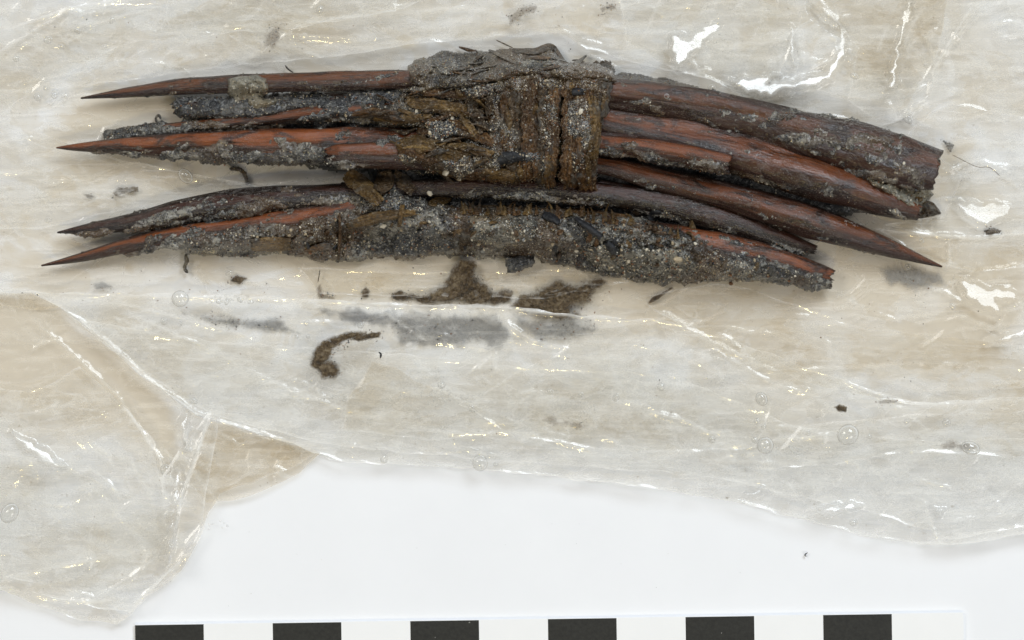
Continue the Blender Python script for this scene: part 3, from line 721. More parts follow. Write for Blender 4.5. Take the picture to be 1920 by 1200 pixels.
SP = {}
gap_shade = thing('gap_shade_sheet', 1000, 300, .0009, 'thin black muddy sheet added under the spikes as shade in the gaps', 'mud')
SP['A'] = spike([(152, 184, 1.5, 2.2), (250, 172, 10, 2.6), (350, 161, 16, 3.2), (470, 156, 19, 4.2), (600, 153, 20, 5.0), (760, 150, 21, 5.4), (950, 160, 26, 5.4), (1150, 176, 29, 5.0), (1300, 197, 31, 4.6), (1400, 218, 32, 4.4), (1500, 246, 36, 4.4), (1600, 274, 44, 4.6), (1680, 302, 46, 4.8), (1756, 320, 37, 4.6)],
    M_wood_mid, 'topmost spike, thin orange tip at left and broad broken dark end at upper right', [(150, -.4), (420, -.35), (1000, -.2), (1200, -.35), (1400, -.22), (1550, -.02), (1650, -.05), (1760, -.35)], M_mud, 1, True, False, .12, stain=[(150, .05), (760, .1), (1140, .65), (1400, .85), (1650, .95), (1760, .65)])
SP['F'] = spike([(326, 206, 5, 2.0), (338, 201, 12, 2.4), (362, 200, 16, 2.6), (400, 202, 16, 2.8), (500, 197, 17, 3.0), (620, 186, 15, 3.4), (780, 180, 14, 4.0)],
    M_wood_dark, 'short black muddy stub tucked under the topmost spike at left', [(330, .45), (560, .3), (780, .2)], M_mud_black, 2, False, False, .1)
SP['C'] = spike([(196, 262, 2, 1.8), (230, 252, 8, 2.0), (300, 243, 11, 2.4), (400, 233, 12, 2.9), (500, 224, 13, 3.4), (592, 212, 15, 4.0), (700, 208, 17, 4.8), (900, 210, 18, 5.0), (1080, 218, 20, 4.6), (1180, 238, 26, 4.4), (1290, 258, 34, 4.2), (1400, 290, 44, 4.3), (1500, 322, 46, 4.4), (1600, 354, 41, 4.4), (1680, 384, 28, 4.3), (1724, 399, 17, 4.2)],
    M_wood_brown, 'broad orange spike ending square at right, below the dark broken end', [(190, .4), (300, .25), (400, -.05), (560, -.2), (1140, -.2), (1250, -.2), (1350, -.2), (1480, -.4), (1720, -.45)], M_mud, 3, True, False, .25, stain=[(190, .3), (600, .15), (1150, .1), (1400, .45), (1500, .35), (1720, .55)])
SP['D'] = spike([(106, 277, 1.5, 2.6), (140, 276, 7, 2.8), (200, 274, 13, 3.2), (300, 272, 21, 3.8), (420, 272, 26, 4.2), (600, 272, 28, 4.6), (745, 268, 26, 5.0), (950, 264, 22, 5.4), (1120, 266, 21, 6.0), (1250, 282, 22, 6.8), (1330, 298, 22, 7.4), (1368, 306, 19, 7.6)],
    M_wood, 'bright orange spike with clean sharp tip at far left and muddy lower side', [(100, -.5), (250, -.35), (400, -.12), (560, -.02), (760, .0), (1120, -.1), (1370, -.1)], M_mud, 4, True, False, .42, stain=[(100, .1), (600, .1), (1120, .3), (1370, .6)])
SP['E'] = spike([(614, 291, 13, 7.6), (628, 291, 19, 7.9), (650, 291, 22, 8.0), (745, 292, 23, 7.4), (950, 300, 20, 5.4), (1120, 308, 16, 4.0), (1225, 334, 21, 3.9), (1350, 364, 25, 4.1), (1475, 400, 32, 4.3), (1558, 427, 31, 4.0), (1642, 456, 23, 3.2), (1704, 478, 13, 2.4), (1766, 500, 2, 1.7)],
    M_wood_brown, 'long brown spike tapering to a smooth clean point at lower right', [(600, -.2), (760, -.4), (1120, -.42), (1480, -.42), (1766, -.6)], M_mud, 5, False, True, .15, stain=[(600, .1), (760, .2), (1120, .1), (1350, .5), (1560, .6), (1766, .45)])
SP['K'] = spike([(108, 436, 1.5, 2.0), (175, 428, 10, 2.4), (258, 415, 15, 2.9), (342, 395, 20, 3.3), (467, 377, 24, 3.7), (650, 364, 21, 3.9), (800, 352, 18, 3.4), (950, 352, 20, 3.2), (1100, 362, 22, 3.2), (1250, 385, 24, 3.4), (1350, 412, 24, 3.4), (1440, 440, 20, 3.0), (1490, 457, 14, 2.6), (1527, 468, 8, 2.3)],
    M_wood_dark, 'dark spike along the middle gap with muddy left point and blackened right point', [(100, -.35), (200, -.05), (350, -.02), (650, -.1), (760, -.45), (1050, -.3), (1200, -.3), (1300, -.35), (1527, -.4)], M_mud, 6, True, False, .42)
SP['L'] = spike([(78, 498, 1.5, 1.9), (155, 482, 8, 2.2), (240, 460, 14, 2.6), (340, 440, 21, 3.0), (430, 430, 24, 3.4), (560, 412, 27, 3.8), (680, 398, 27, 4.0), (850, 420, 30, 4.0), (1000, 430, 32, 4.2), (1150, 440, 34, 4.2), (1317, 467, 34, 4.0), (1400, 483, 32, 3.8), (1475, 500, 27, 3.4), (1530, 515, 21, 2.8), (1560, 521, 15, 2.4)],
    M_wood, 'lowest spike, orange tip at lower left, mostly buried in grey mud', [(70, -.45), (200, -.3), (330, .02), (450, .05), (700, .1), (1300, -.1), (1480, .02), (1560, -.2)], M_mud, 7, True, False, .38)
for k_, dz in (('X1', 0),):
    spike([(1120, 345, 12, 2.3), (1230, 368, 14, 2.2), (1340, 395, 16, 2.1), (1420, 428, 13, 2.0), (1480, 452, 5, 1.8)], M_wood_dark, 'blackened sliver of wood deep in the gap left of the long lower right point', [(1000, -.3), (1500, -.3)], M_mud_black, 9, False, True, .1)

# ================================================================== MUD
def ico(sub=1):
    t_ = (1+5**.5)/2
    v = np.array([(-1, t_, 0), (1, t_, 0), (-1, -t_, 0), (1, -t_, 0), (0, -1, t_), (0, 1, t_), (0, -1, -t_), (0, 1, -t_), (t_, 0, -1), (t_, 0, 1), (-t_, 0, -1), (-t_, 0, 1)], float)
    v /= np.linalg.norm(v[0])
    f = [(0, 11, 5), (0, 5, 1), (0, 1, 7), (0, 7, 10), (0, 10, 11), (1, 5, 9), (5, 11, 4), (11, 10, 2), (10, 7, 6), (7, 1, 8), (3, 9, 4), (3, 4, 2), (3, 2, 6), (3, 6, 8), (3, 8, 9), (4, 9, 5), (2, 4, 11), (6, 2, 10), (8, 6, 7), (9, 8, 1)]
    if sub > 1:
        v = list(map(tuple, v)); cache = {}
        def mid(a, b):
            k = (min(a, b), max(a, b))
            if k not in cache:
                m = np.array(v[a])+np.array(v[b]); m /= np.linalg.norm(m); v.append(tuple(m)); cache[k] = len(v)-1
            return cache[k]
        nf = []
        for a, b, c in f:
            ab, bc, ca = mid(a, b), mid(b, c), mid(c, a); nf += [(a, ab, ca), (b, bc, ab), (c, ca, bc), (ab, bc, ca)]
        f = nf; v = np.array(v)
    return np.array(v), np.array(f)
ICO1, ICO2 = ico(1), ico(2)
def rot(rng):
    q = rng.normal(size=4); q /= np.linalg.norm(q); a, b, c, d = q
    return np.array([[a*a+b*b-c*c-d*d, 2*(b*c-a*d), 2*(b*d+a*c)], [2*(b*c+a*d), a*a-b*b+c*c-d*d, 2*(c*d-a*b)], [2*(b*d-a*c), 2*(c*d+a*b), a*a-b*b-c*c+d*d]])
def grit(name, pts, parent, rng, size=(1.0, 2.6), weights=(.16, .22, .28, .22, .12)):
    """pts (n,3): px, py, surface z. one joined mesh of small grains, kind = stuff"""
    v0, f0 = ICO1; nV, nF, mats = [], [], []
    for i, (x, y, z) in enumerate(pts):
        r = size[0]*(size[1]/size[0])**(rng.random()**2.2)*S
        sc = np.array([1, rng.uniform(.55, 1), rng.uniform(.4, .9)])*r
        v = ((v0*(1+.25*rng.normal(size=(12, 1))))*sc)@rot(rng)
        p = np.array(Wp(x, y, z+.15*r))
        nV.append(v+p); nF.append(f0+12*i); mats.append(rng.choice(5, p=weights))
    if not nV: return
    o = build(name, np.vstack(nV), np.vstack(nF), M_grain, parent, smooth=False)
    o.data.polygons.foreach_set('material_index', np.repeat(np.array(mats, np.int32), len(f0)))
    o['kind'] = 'stuff'
    return o
def pebble(px, py, r, mat, parent, seed, name='pebble', z=None):
    rng = np.random.default_rng(seed); v, f = ICO2
    n = pn(v[:, 0]*1.3, v[:, 1]*1.3, v[:, 2]*1.3, seed)
    v = v*(1+.35*n[:, None])
    v = (v*np.array([1, rng.uniform(.6, .95), rng.uniform(.5, .7)])*r*S)@rot(rng)
    z = float(h_at(px, py)) if z is None else z
    return build(name, v+np.array(Wp(px, py, z+.3*r*S)), f, mat, parent, smooth=False)

def mud(name, poly, mat, parent, thick, seed, lump=.5, rag=10, base_sig=7, step=1.8, dil=0, n_grit=0, gsize=(1.0, 2.6), gw=(.16, .22, .28, .22, .12), feather=14, low=False, label=None, floorz=None, edge_d=22):
    """mound of mud that follows what it lies on; thick in mm"""
    P = np.array(poly, float); x0, y0 = P.min(0)-rag*2; x1, y1 = P.max(0)+rag*2
    gx, gy = np.meshgrid(np.arange(x0, x1, step), np.arange(y0, y1, step))
    sd, _, _ = poly_sdf(gx, gy, poly)
    sd = sd+rag*fbm(gx/38, gy/38, 0, seed, 4, .6)*1.6
    M = dilate(HM, dil) if dil else HM
    B = h_at(gx, gy, blur(M, base_sig)) if floorz is None else floorz(gx, gy)
    e = np.clip(-sd/feather, 0, 1); prof = np.sqrt(np.clip(1-(1-e)**2, 0, 1))
    L = fbm(gx/26, gy/26, 0, seed+1, 4, .55); L2 = fbm(gx/7, gy/7, 0, seed+3, 3, .6)
    w = 1-np.sqrt(worley(gx/11+pn(gx/9, gy/9)*.6, gy/11, seed+2))
    w3 = 1-np.sqrt(worley(gx/25+pn(gx/19, gy/19)*.8, gy/22, seed+6))
    z = B+1e-3*thick*prof*(1+lump*1.3*L+.45*lump*L2)+1e-3*min(thick, 1)*prof*(.30*w+.42*lump*(w3-.4))
    z = z-1e-4*(1-e)
    F = grid_faces(*gx.shape); kv = (sd < step).ravel(); F = F[kv[F].all(1)]
    V = W(gx, gy, z).reshape(-1, 3); V, F, ed = compact(V, F, np.clip(-sd/float(np.clip(-sd.min()*.75, 4, edge_d)), 0, 1).ravel())
    o = build(name, V, F[:, ::-1], mat, parent, attrs={'edge': ed}, label=label)
    ins = sd < 0
    if not low: h_splat(gx[ins], gy[ins], z[ins])
    if n_grit:
        rng = np.random.default_rng(seed+100); iy, ix = np.nonzero(sd < -1)
        k = rng.choice(len(iy), n_grit, replace=len(iy) < n_grit)
        pts = np.stack([gx[iy[k], ix[k]], gy[iy[k], ix[k]], z[iy[k], ix[k]]], 1)
        grit('grit', pts, parent if parent is not None else o, rng, gsize, gw)
    return o

for n_, pl in enumerate(([(560, 160), (760, 150), (1150, 160), (1400, 235), (1560, 300), (1650, 360), (1700, 388), (1560, 405), (1500, 415), (1450, 432), (1330, 440), (1100, 420), (900, 400), (720, 372), (700, 345), (690, 320), (620, 322), (500, 296), (420, 262), (520, 226)],)):
    mud('mud_mass', pl, M_mud_black, gap_shade, .9, 320+n_, .5, 8, 4, 2.6, 0, 0, feather=10, low=True, floorz=lambda x, y: x*0+.0009)  # black mud sheet added to darken the gaps in place of shade
# grit dotted over the crusts of the spikes
for k_, d_ in SP.items():
    root, g = d_; rng = np.random.default_rng(hash(k_) % 97 if False else ord(k_[0]))
    m = (g['q'] > .03) & (np.sin(g['T']) > .0); iy, ix = np.nonzero(m)
    if len(iy) > 50:
        k = rng.choice(len(iy), min(520, len(iy)//9), replace=False)
        grit('grit', np.stack([g['X'][iy[k], ix[k]], g['Y'][iy[k], ix[k]], g['Z'][iy[k], ix[k]]], 1), root, rng, (.8, 2.2), (.06, .2, .32, .25, .17))

# muddy filling between the upper spikes left of the binding, and black mud in the gaps
fill = thing('mud_filling', 700, 240, .001, 'dark wet mud packed between the spikes just left of the bark binding', 'mud')
mud('mud_mass', [(560, 190), (640, 182), (770, 165), (930, 150), (930, 330), (880, 345), (760, 318), (740, 262), (640, 232), (560, 236), (540, 226), (600, 205)], M_mud_black, fill, .7, 31, .9, 12, 8, 1.8, 0, 900, (1.0, 2.8), (.2, .2, .3, .2, .1))
mud('mud_clod', [(680, 196), (740, 205), (800, 190), (830, 215), (790, 240), (735, 238), (690, 228)], M_mud, fill, .6, 32, .9, 8, 5, 1.8, 0, 200)
mud('mud_clod', [(560, 262), (600, 262), (612, 275), (608, 300), (590, 314), (540, 300)], M_mud, fill, .35, 33, .9, 9, 5, 1.8, 0, 150)
gap = thing('mud_filling', 1300, 240, .001, 'grey gritty mud lying along the broad orange spike right of the binding', 'mud')
mud('mud_clod', [(1128, 228), (1180, 228), (1210, 240), (1262, 244), (1252, 256), (1190, 250), (1130, 246)], M_mud_pale, gap, .6, 34, .9, 6, 4, 1.8, 0, 160)
mud('mud_clod', [(1300, 258), (1345, 246), (1400, 262), (1428, 284), (1400, 298), (1345, 290), (1310, 276)], M_mud, gap, .35, 35, .8, 9, 4, 1.8, 0, 120)
mud('mud_clod', [(1180, 272), (1280, 284), (1360, 302), (1366, 322), (1290, 318), (1170, 296)], M_mud_black, gap, .4, 36, .9, 7, 4, 1.8, 0, 120)
endc = thing('mud_clod', 1680, 350, .001, 'grey pebbly mud plugging the broken upper right spike end', 'mud')
mud('mud_mass', [(1618, 318), (1655, 305), (1692, 305), (1716, 330), (1744, 350), (1752, 366), (1738, 380), (1724, 396), (1690, 388), (1640, 358)], M_clay, endc, 1.9, 37, .9, 8, 9, 1.6, 0, 360, (1.0, 3.0))
mud('mud_clod', [(1590, 240), (1640, 246), (1690, 262), (1700, 280), (1650, 285), (1600, 272)], M_mud, endc, .4, 337, .9, 9, 5, 1.6, 0, 120)
mud('mud_clod', [(1480, 220), (1560, 228), (1600, 250), (1570, 268), (1500, 250)], M_mud, endc, .3, 338, .9, 10, 5, 1.6, 0, 90)
pebble(1655, 279, 6, M_grain[1], endc, 5); pebble(1695, 306, 3.5, M_grain[0], endc, 6); pebble(1717, 356, 4, M_grain[3], endc, 7); pebble(1668, 330, 5, M_char, endc, 8)

clod = thing('mud_clod', 466, 165, .003, 'pale grey clod of dried mud straddling the topmost spike at left', 'mud')
mud('mud_mass', [(428, 150), (448, 139), (480, 137), (500, 146), (508, 168), (498, 182), (520, 186), (512, 200), (484, 208), (462, 196), (440, 192), (426, 172)], M_clay, clod, 1.6, 38, .35, 5, 6, 1.6, 0, 260, (.8, 1.8), (.2, .35, .3, .1, .05))
tl = thing('mud_clod', 215, 255, .002, 'thin grey mud skin on the hidden second spike tip at far left', 'mud')
mud('mud_mass', [(195, 252), (205, 242), (240, 238), (300, 236), (310, 244), (250, 252), (205, 264)], M_mud, tl, .35, 39, .7, 4, 4, 1.6, 0, 60)

# the great cake of grey mud along the lowest spikes
cake = thing('mud_cake', 920, 450, .001, 'long cake of grey gritty mud and bark burying the lowest spikes', 'mud')
CAKE = [(345, 452), (400, 440), (470, 425), (560, 415), (640, 398), (690, 372), (740, 352), (775, 372), (830, 385), (900, 392), (1000, 394), (1100, 402), (1200, 412), (1280, 432), (1330, 462), (1400, 478), (1450, 482), (1500, 500),
        (1540, 518), (1530, 535), (1440, 528), (1380, 520), (1300, 530), (1235, 535), (1160, 520), (1090, 505), (1040, 492), (960, 486), (860, 482), (790, 486), (720, 484), (640, 492), (590, 488), (540, 472), (470, 472), (400, 476), (352, 478)]
mud('mud_mass', CAKE, M_mud, cake, 1.5, 41, .8, 10, 12, 1.5, 6, 2400, (1.0, 3.2), (.10, .2, .32, .2, .18), 22)
mud('mud_clod', [(350, 470), (420, 452), (480, 448), (530, 455), (560, 470), (480, 478), (400, 480)], M_mud, cake, .6, 42, .7, 8, 6, 1.8, 0, 200)
mud('mud_clod', [(560, 432), (620, 420), (640, 450), (620, 480), (570, 478), (548, 455)], M_mud, cake, .9, 43, .8, 6, 6, 1.8, 0, 200)
mud('mud_clod', [(880, 405), (950, 398), (1010, 415), (1000, 450), (930, 470), (880, 450)], M_mud_pale, cake, .7, 44, .8, 12, 6, 1.8, 0, 350)
mud('mud_clod', [(1080, 470), (1180, 460), (1280, 470), (1310, 500), (1230, 525), (1120, 505)], M_mud_pale, cake, .8, 45, .8, 14, 6, 1.8, 0, 500, (1.2, 3.6))
mud('mud_clod', [(740, 440), (820, 430), (850, 460), (800, 480), (730, 475)], M_mud_black, cake, .6, 46, .9, 9, 5, 1.8, 0, 180)
mud('mud_clod', [(1340, 470), (1380, 474), (1420, 500), (1400, 522), (1340, 520), (1300, 500)], M_mud, cake, .8, 47, .8, 9, 5, 1.8, 0, 260)
mud('mud_clod', [(640, 372), (700, 352), (780, 372), (850, 385), (840, 402), (760, 400), (680, 400)], M_mud, cake, .8, 48, .8, 9, 5, 1.8, 0, 260)
rngp = np.random.default_rng(5)
for i in range(70):
    x = rngp.uniform(480, 1480); y = np.interp(x, [480, 700, 1000, 1300, 1480], [458, 440, 440, 480, 512])+rngp.normal()*22
    pebble(x, y, rngp.uniform(2.4, 5.2), M_grain[rngp.choice([0, 1, 2, 2, 3, 4])], cake, 200+i)
CAKE_FLAKES = True
for x, y, r, m in ((718, 424, 6, 0), (640, 420, 5, 2), (1272, 486, 9, 1), (1275, 505, 5, 0), (805, 363, 6, 0), (515, 446, 5, 2), (1256, 518, 5, 0), (1080, 470, 5, 0), (905, 470, 5, 2)):
    pebble(x, y, r, M_grain[m], cake, int(x))

# ================================================================== BARK
def ribbon(name, ctrl, mat, parent, seed, arch=.3, th=.22, fib=.25, rag=8, drape=None, dsig=10, ddil=0, point=False, uvflip=False, edge_rag=.12, cup=0.0):
    """ctrl rows: px, py, half width px, height mm (above the heap when drape). A fibrous strip with thickness."""
    C, s = curve(ctrl, 2.2)
    px, py, hw, zz = C.T; n = len(px)
    m = max(5, int(hw.max()*2/2.2))
    tx = np.gradient(px); ty = np.gradient(py); tl_ = np.hypot(tx, ty)+1e-9; tx /= tl_; ty /= tl_
    t1 = np.linspace(-1, 1, m); T, I = np.meshgrid(t1, np.arange(n))
    er = 1+edge_rag*1.6*fbm(s[I]/16, np.sign(T)*3, 0, seed, 3)
    fr = rag*fbm(T*3.1+seed, T*0, 0, seed+1, 4, .7)*1.5
    e0 = np.exp(-s[I]/8.0); e1 = np.exp(-(s[-1]-s[I])/8.0)
    X = px[I]-ty[I]*T*hw[I]*er+tx[I]*(fr*e1-fr[:, ::-1]*e0); Y = py[I]+tx[I]*T*hw[I]*er+ty[I]*(fr*e1-fr[:, ::-1]*e0)
    v = T*hw[I]*S*1000; u = s[I]*S*1000
    fz = fib*(fbm(v*1.8+.5*pn(u/2, v), u*.35, 0, seed+2, 4, .6))+.55*fib*fbm(v*1.6, u*1.2, 0, seed+3, 4, .7)
    base = 0
    if drape: base = h_at(X, Y, blur(dilate(HM, ddil) if ddil else HM, dsig))
    Z = base+1e-3*(zz[I]+arch*(1-T**2)+fz+cup*T*T+.25*fbm(X/40, Y/40, 0, seed+7, 2))
    Z = np.maximum(Z, .0010)
    Vt = W(X, Y, Z).reshape(-1, 3); Vb = W(X, Y, Z-1e-3*th).reshape(-1, 3)
    F = grid_faces(n, m); N = n*m
    idx = np.arange(N).reshape(n, m)
    bd = np.concatenate([idx[0], idx[1:, -1], idx[-1, ::-1][1:], idx[::-1, 0][1:]])
    side = np.stack([bd[:-1], bd[1:], bd[1:]+N, bd[:-1]+N], 1)
    V = np.vstack([Vt, Vb]); FF = np.vstack([F, F[:, ::-1]+N, side[:, ::-1]])
    uv = np.stack([u, v+seed*3.7], -1).reshape(-1, 2); uv = np.vstack([uv, uv])
    o = build(name, V, FF, mat, parent, uv)
    h_splat(X, Y, Z)
    return o

bind = thing('bark_binding', 1030, 230, .004, 'muddy bark strips wrapped vertically round the middle of the spikes', 'bark binding')
HSNAP = HM.copy()
# broad under layer that bridges the gaps between spikes
ribbon('bark_strip', [(995, 108, 52, -.6), (996, 140, 60, .7), (994, 200, 62, 1.25), (988, 260, 62, 1.25), (984, 310, 60, .9), (986, 338, 58, .3)], M_bark_muddy, bind, 1, .2, .5, .7, 12, True, 20, 24)
ribbon('bark_strip', [(1100, 118, 44, -.5), (1104, 150, 44, .5), (1098, 200, 38, 1.0), (1090, 260, 34, 1.1), (1086, 310, 33, .9), (1084, 346, 31, .3)], M_bark_muddy, bind, 2, .3, .5, .65, 10, True, 20, 24)
VS = [(948, 124, 342, 15, 944, 934, M_bark, .5), (972, 128, 346, 12, 972, 962, M_bark_muddy, .6), (1000, 126, 338, 14, 998, 990, M_bark, .55), (1030, 122, 346, 15, 1028, 1022, M_bark_muddy, .5),
      (1040, 150, 352, 8, 1036, 1030, M_bark, .75), (1076, 132, 352, 17, 1074, 1071, M_bark, .7), (1103, 128, 358, 15, 1101, 1100, M_bark, .5), (1128, 130, 225, 12, 1126, 1118, M_bark_muddy, .55), (1112, 180, 300, 7, 1116, 1112, M_bark_ochre, .6)]
for i, (x0, y0, y1, hw, xm, x1, mt, dz) in enumerate(VS):
    ym = (y0+y1)/2; hw = hw+4; dz = dz*.4
    ribbon('bark_strip', [(x0, y0, hw*.8, dz-.5), (x0, y0+22, hw, dz-.1), (xm, ym-30, hw*1.05, dz), (xm, ym+30, hw, dz), (x1, y1-26, hw*1.0, dz), (x1+2, y1, hw*.85, dz-.5)], mt, bind, 10+i, .25, .3, .7, 9, True, 9, 4, edge_rag=.35)
# short torn shreds lying on the bands
sh = [((950, 200), (955, 250), 6), ((985, 190), (990, 236), 5), ((1005, 185), (1000, 215), 4), ((960, 262), (955, 300), 6), ((975, 312), (972, 340), 6), ((1000, 300), (1004, 340), 6), ((1030, 290), (1018, 345), 8), ((1085, 270), (1080, 330), 6),
      ((1100, 290), (1104, 345), 6), ((940, 150), (938, 200), 6), ((1135, 165), (1128, 208), 5), ((1140, 150), (1138, 190), 4), ((1070, 150), (1072, 178), 5), ((935, 318), (930, 338), 8), ((955, 322), (958, 344), 7)]
for i, (a, b, w_) in enumerate(sh):
    mx, my = (a[0]+b[0])/2, (a[1]+b[1])/2
    ribbon('bark_shred', [(a[0], a[1], w_*.5, .1), (mx+2, my, w_, .45), (b[0], b[1], w_*.5, .1)], [M_bark_ochre, M_bark][i % 2], bind, 40+i, .3, .2, .3, 6, True, 5, 0, edge_rag=.3)
mud('mud_crust', [(1060, 190), (1090, 182), (1112, 195), (1105, 250), (1075, 262), (1058, 240)], M_mud, bind, .35, 51, .9, 8, 4, 1.6, 0, 220)
mud('mud_crust', [(1015, 170), (1045, 175), (1050, 250), (1030, 290), (1008, 262), (1012, 215)], M_mud_brown, bind, .3, 52, .9, 8, 4, 1.6, 0, 220)
mud('mud_crust', [(925, 292), (960, 282), (1010, 285), (1012, 300), (940, 312), (900, 315)], M_mud_black, bind, .4, 53, .9, 6, 4, 1.6, 0, 100)
mud('mud_crust', [(1070, 285), (1095, 285), (1100, 320), (1075, 325)], M_mud, bind, .25, 54, .9, 6, 4, 1.6, 0, 60)
mud('mud_crust', [(940, 150), (975, 145), (1000, 168), (985, 185), (945, 180)], M_mud_brown, bind, .25, 55, .9, 6, 4, 1.6, 0, 90)
ribbon('charcoal_sliver', [(868, 300, 5, .5), (900, 298, 11, .8), (945, 296, 12, .8), (985, 293, 7, .5)], M_char, bind, 70, .4, .5, .3, 4, True, 5, 0)
ribbon('charcoal_sliver', [(880, 282, 8, .4), (890, 310, 14, .7), (898, 330, 10, .4)], M_char, bind, 71, .3, .5, .3, 6, True, 5, 0)
ribbon('charcoal_sliver', [(1072, 172, 7, .5), (1086, 172, 7, .6), (1094, 172, 5, .4)], M_char, bind, 72, .3, .4, .2, 3, True, 5, 0)
mud('mud_crust', [(930, 235), (962, 228), (975, 262), (958, 284), (935, 276)], M_mud_brown, bind, .25, 155, .9, 8, 4, 1.6, 0, 90)
mud('mud_crust', [(1085, 140), (1120, 138), (1146, 150), (1142, 182), (1112, 178), (1090, 168)], M_mud_brown, bind, .3, 156, .9, 8, 4, 1.6, 0, 110)
mud('mud_crust', [(928, 128), (1000, 120), (1150, 126), (1150, 150), (1110, 158), (1060, 170), (1010, 158), (960, 172), (930, 160)], M_mud_brown, bind, .45, 160, .9, 10, 5, 1.6, 0, 200)
mud('mud_crust', [(985, 118), (1050, 120), (1064, 148), (1040, 172), (1000, 160)], M_mud_brown, bind, .3, 157, .9, 8, 4, 1.6, 0, 110)
mud('mud_crust', [(1075, 228), (1100, 220), (1122, 240), (1112, 282), (1082, 276)], M_mud_brown, bind, .2, 158, .9, 9, 4, 1.6, 0, 100)
mud('mud_crust', [(1010, 300), (1024, 292), (1030, 320), (1016, 336)], M_mud, bind, .25, 159, .9, 6, 4, 1.6, 0, 40)
rb = np.random.default_rng(77); pb_ = [(x_, y_, float(h_at(x_, y_))) for x_, y_ in zip(rb.uniform(930, 1140, 700), rb.uniform(130, 350, 700)) if x_ < 1122+max(0, 220-y_)*.15]
grit('grit', pb_, bind, rb, (.8, 2.4), (.07, .25, .25, .2, .23))
pebble(1089, 209, 6.5, M_grain[0], bind, 61); pebble(1025, 250, 4, M_grain[2], bind, 62); pebble(1083, 181, 3, M_grain[1], bind, 63)

# frayed bark left of the bands
wrap = thing('bark_wrapping', 830, 240, .004, 'frayed brown bark shreds caked with mud, left of the vertical strips', 'bark wrapping')
mud('mud_mass', [(690, 205), (760, 178), (800, 150), (880, 140), (940, 150), (938, 330), (880, 338), (820, 322), (760, 300), (742, 268), (800, 250), (720, 232)], M_mud_brown, wrap, .8, 56, .9, 12, 14, 1.7, 8, 900, (1.0, 2.8))
HR = [([(738, 282, 14, .3), (780, 278, 24, .7), (830, 290, 26, .7), (880, 305, 24, .4)], M_bark_ochre), ([(745, 300, 12, .0), (775, 290, 12, .6), (820, 312, 10, .6), (870, 335, 8, .2)], M_bark),
      ([(760, 188, 8, .2), (800, 196, 12, .7), (850, 204, 12, .7), (905, 214, 9, .4)], M_bark_ochre), ([(770, 165, 6, .2), (815, 172, 9, .5), (870, 180, 8, .5), (920, 192, 7, .2)], M_bark),
      ([(700, 222, 5, .2), (760, 224, 8, .5), (810, 218, 6, .4)], M_bark_ochre), ([(820, 232, 6, .2), (860, 240, 14, .7), (900, 256, 12, .5), (925, 270, 7, .2)], M_bark),
      ([(840, 270, 5, .3), (880, 278, 9, .7), (925, 290, 8, .4)], M_bark_ochre), ([(880, 178, 8, .2), (890, 210, 12, .6), (908, 246, 9, .3)], M_bark_muddy), ([(862, 220, 5, .3), (880, 236, 8, .8), (892, 254, 6, .4)], M_bark_ochre),
      ([(780, 245, 5, .2), (820, 250, 8, .5), (865, 262, 6, .3)], M_bark), ([(905, 150, 7, .1), (915, 180, 9, .5), (918, 215, 7, .3)], M_bark_muddy), ([(660, 215, 4, .2), (700, 208, 6, .4), (745, 214, 5, .2)], M_bark),
      ([(846, 318, 6, .2), (880, 325, 12, .6), (925, 330, 9, .3)], M_bark), ([(905, 322, 6, .2), (935, 328, 12, .5), (965, 332, 10, .3)], M_bark_ochre)]
rh = np.random.default_rng(31)
for i in range(44):
    x, y = rh.uniform(660, 915), rh.uniform(172, 332)
    if x < 735 and y > 245: continue
    a = rh.normal()*.35+.12; l = rh.uniform(18, 60); w_ = rh.uniform(1.8, 5.5); dx, dy = math.cos(a)*l/2, math.sin(a)*l/2
    HR.append(([(x-dx, y-dy, w_*.5, .1), (x, y+rh.normal()*3, w_, rh.uniform(.3, .8)), (x+dx, y+dy, w_*.5, .1)], [M_bark, M_bark_muddy, M_bark_ochre, M_bark_muddy][i % 4]))
for i, (c_, mt) in enumerate(HR): ribbon('bark_shred', c_, mt, wrap, 80+i, .4, .3, .4, 9, True, 6, 0, edge_rag=.3)
mud('mud_clod', [(860, 140), (905, 135), (930, 150), (925, 178), (890, 186), (862, 170)], M_mud, wrap, .9, 57, .8, 6, 5, 1.6, 0, 240)
mud('mud_clod', [(765, 158), (830, 142), (850, 155), (800, 172), (762, 172)], M_mud, wrap, .6, 58, .9, 6, 5, 1.6, 0, 200)
mud('mud_clod', [(795, 228), (850, 222), (865, 250), (840, 262), (800, 256)], M_mud_black, wrap, .6, 59, .9, 8, 5, 1.6, 0, 200)
mud('mud_clod', [(736, 290), (760, 288), (790, 300), (770, 312), (742, 316)], M_mud, wrap, .4, 60, .8, 5, 5, 1.6, 0, 90)
mud('mud_clod', [(830, 300), (880, 290), (890, 325), (862, 338), (836, 326)], M_mud, wrap, .5, 64, .9, 7, 5, 1.6, 0, 140)
for x, y, r, m in ((781, 208, 4.5, 0), (848, 222, 4.5, 0), (857, 163, 6, 2), (846, 146, 4, 1), (801, 147, 3.5, 0), (836, 323, 9, 0), (860, 337, 4, 1), (841, 206, 3, 1), (816, 205, 3, 1), (806, 248, 4, 0), (829, 262, 3.5, 0), (750, 242, 4, 0), (806, 251, 4, 1), (711, 326, 3, 0)):
    pebble(x, y, r, M_grain[m], wrap, int(x*3+y))

rb = np.random.default_rng(78); pb_ = [(x_, y_, float(h_at(x_, y_))) for x_, y_ in zip(rb.uniform(740, 930, 500), rb.uniform(165, 335, 500))]
grit('grit', pb_, wrap, rb, (.8, 2.4), (.14, .3, .25, .2, .11))

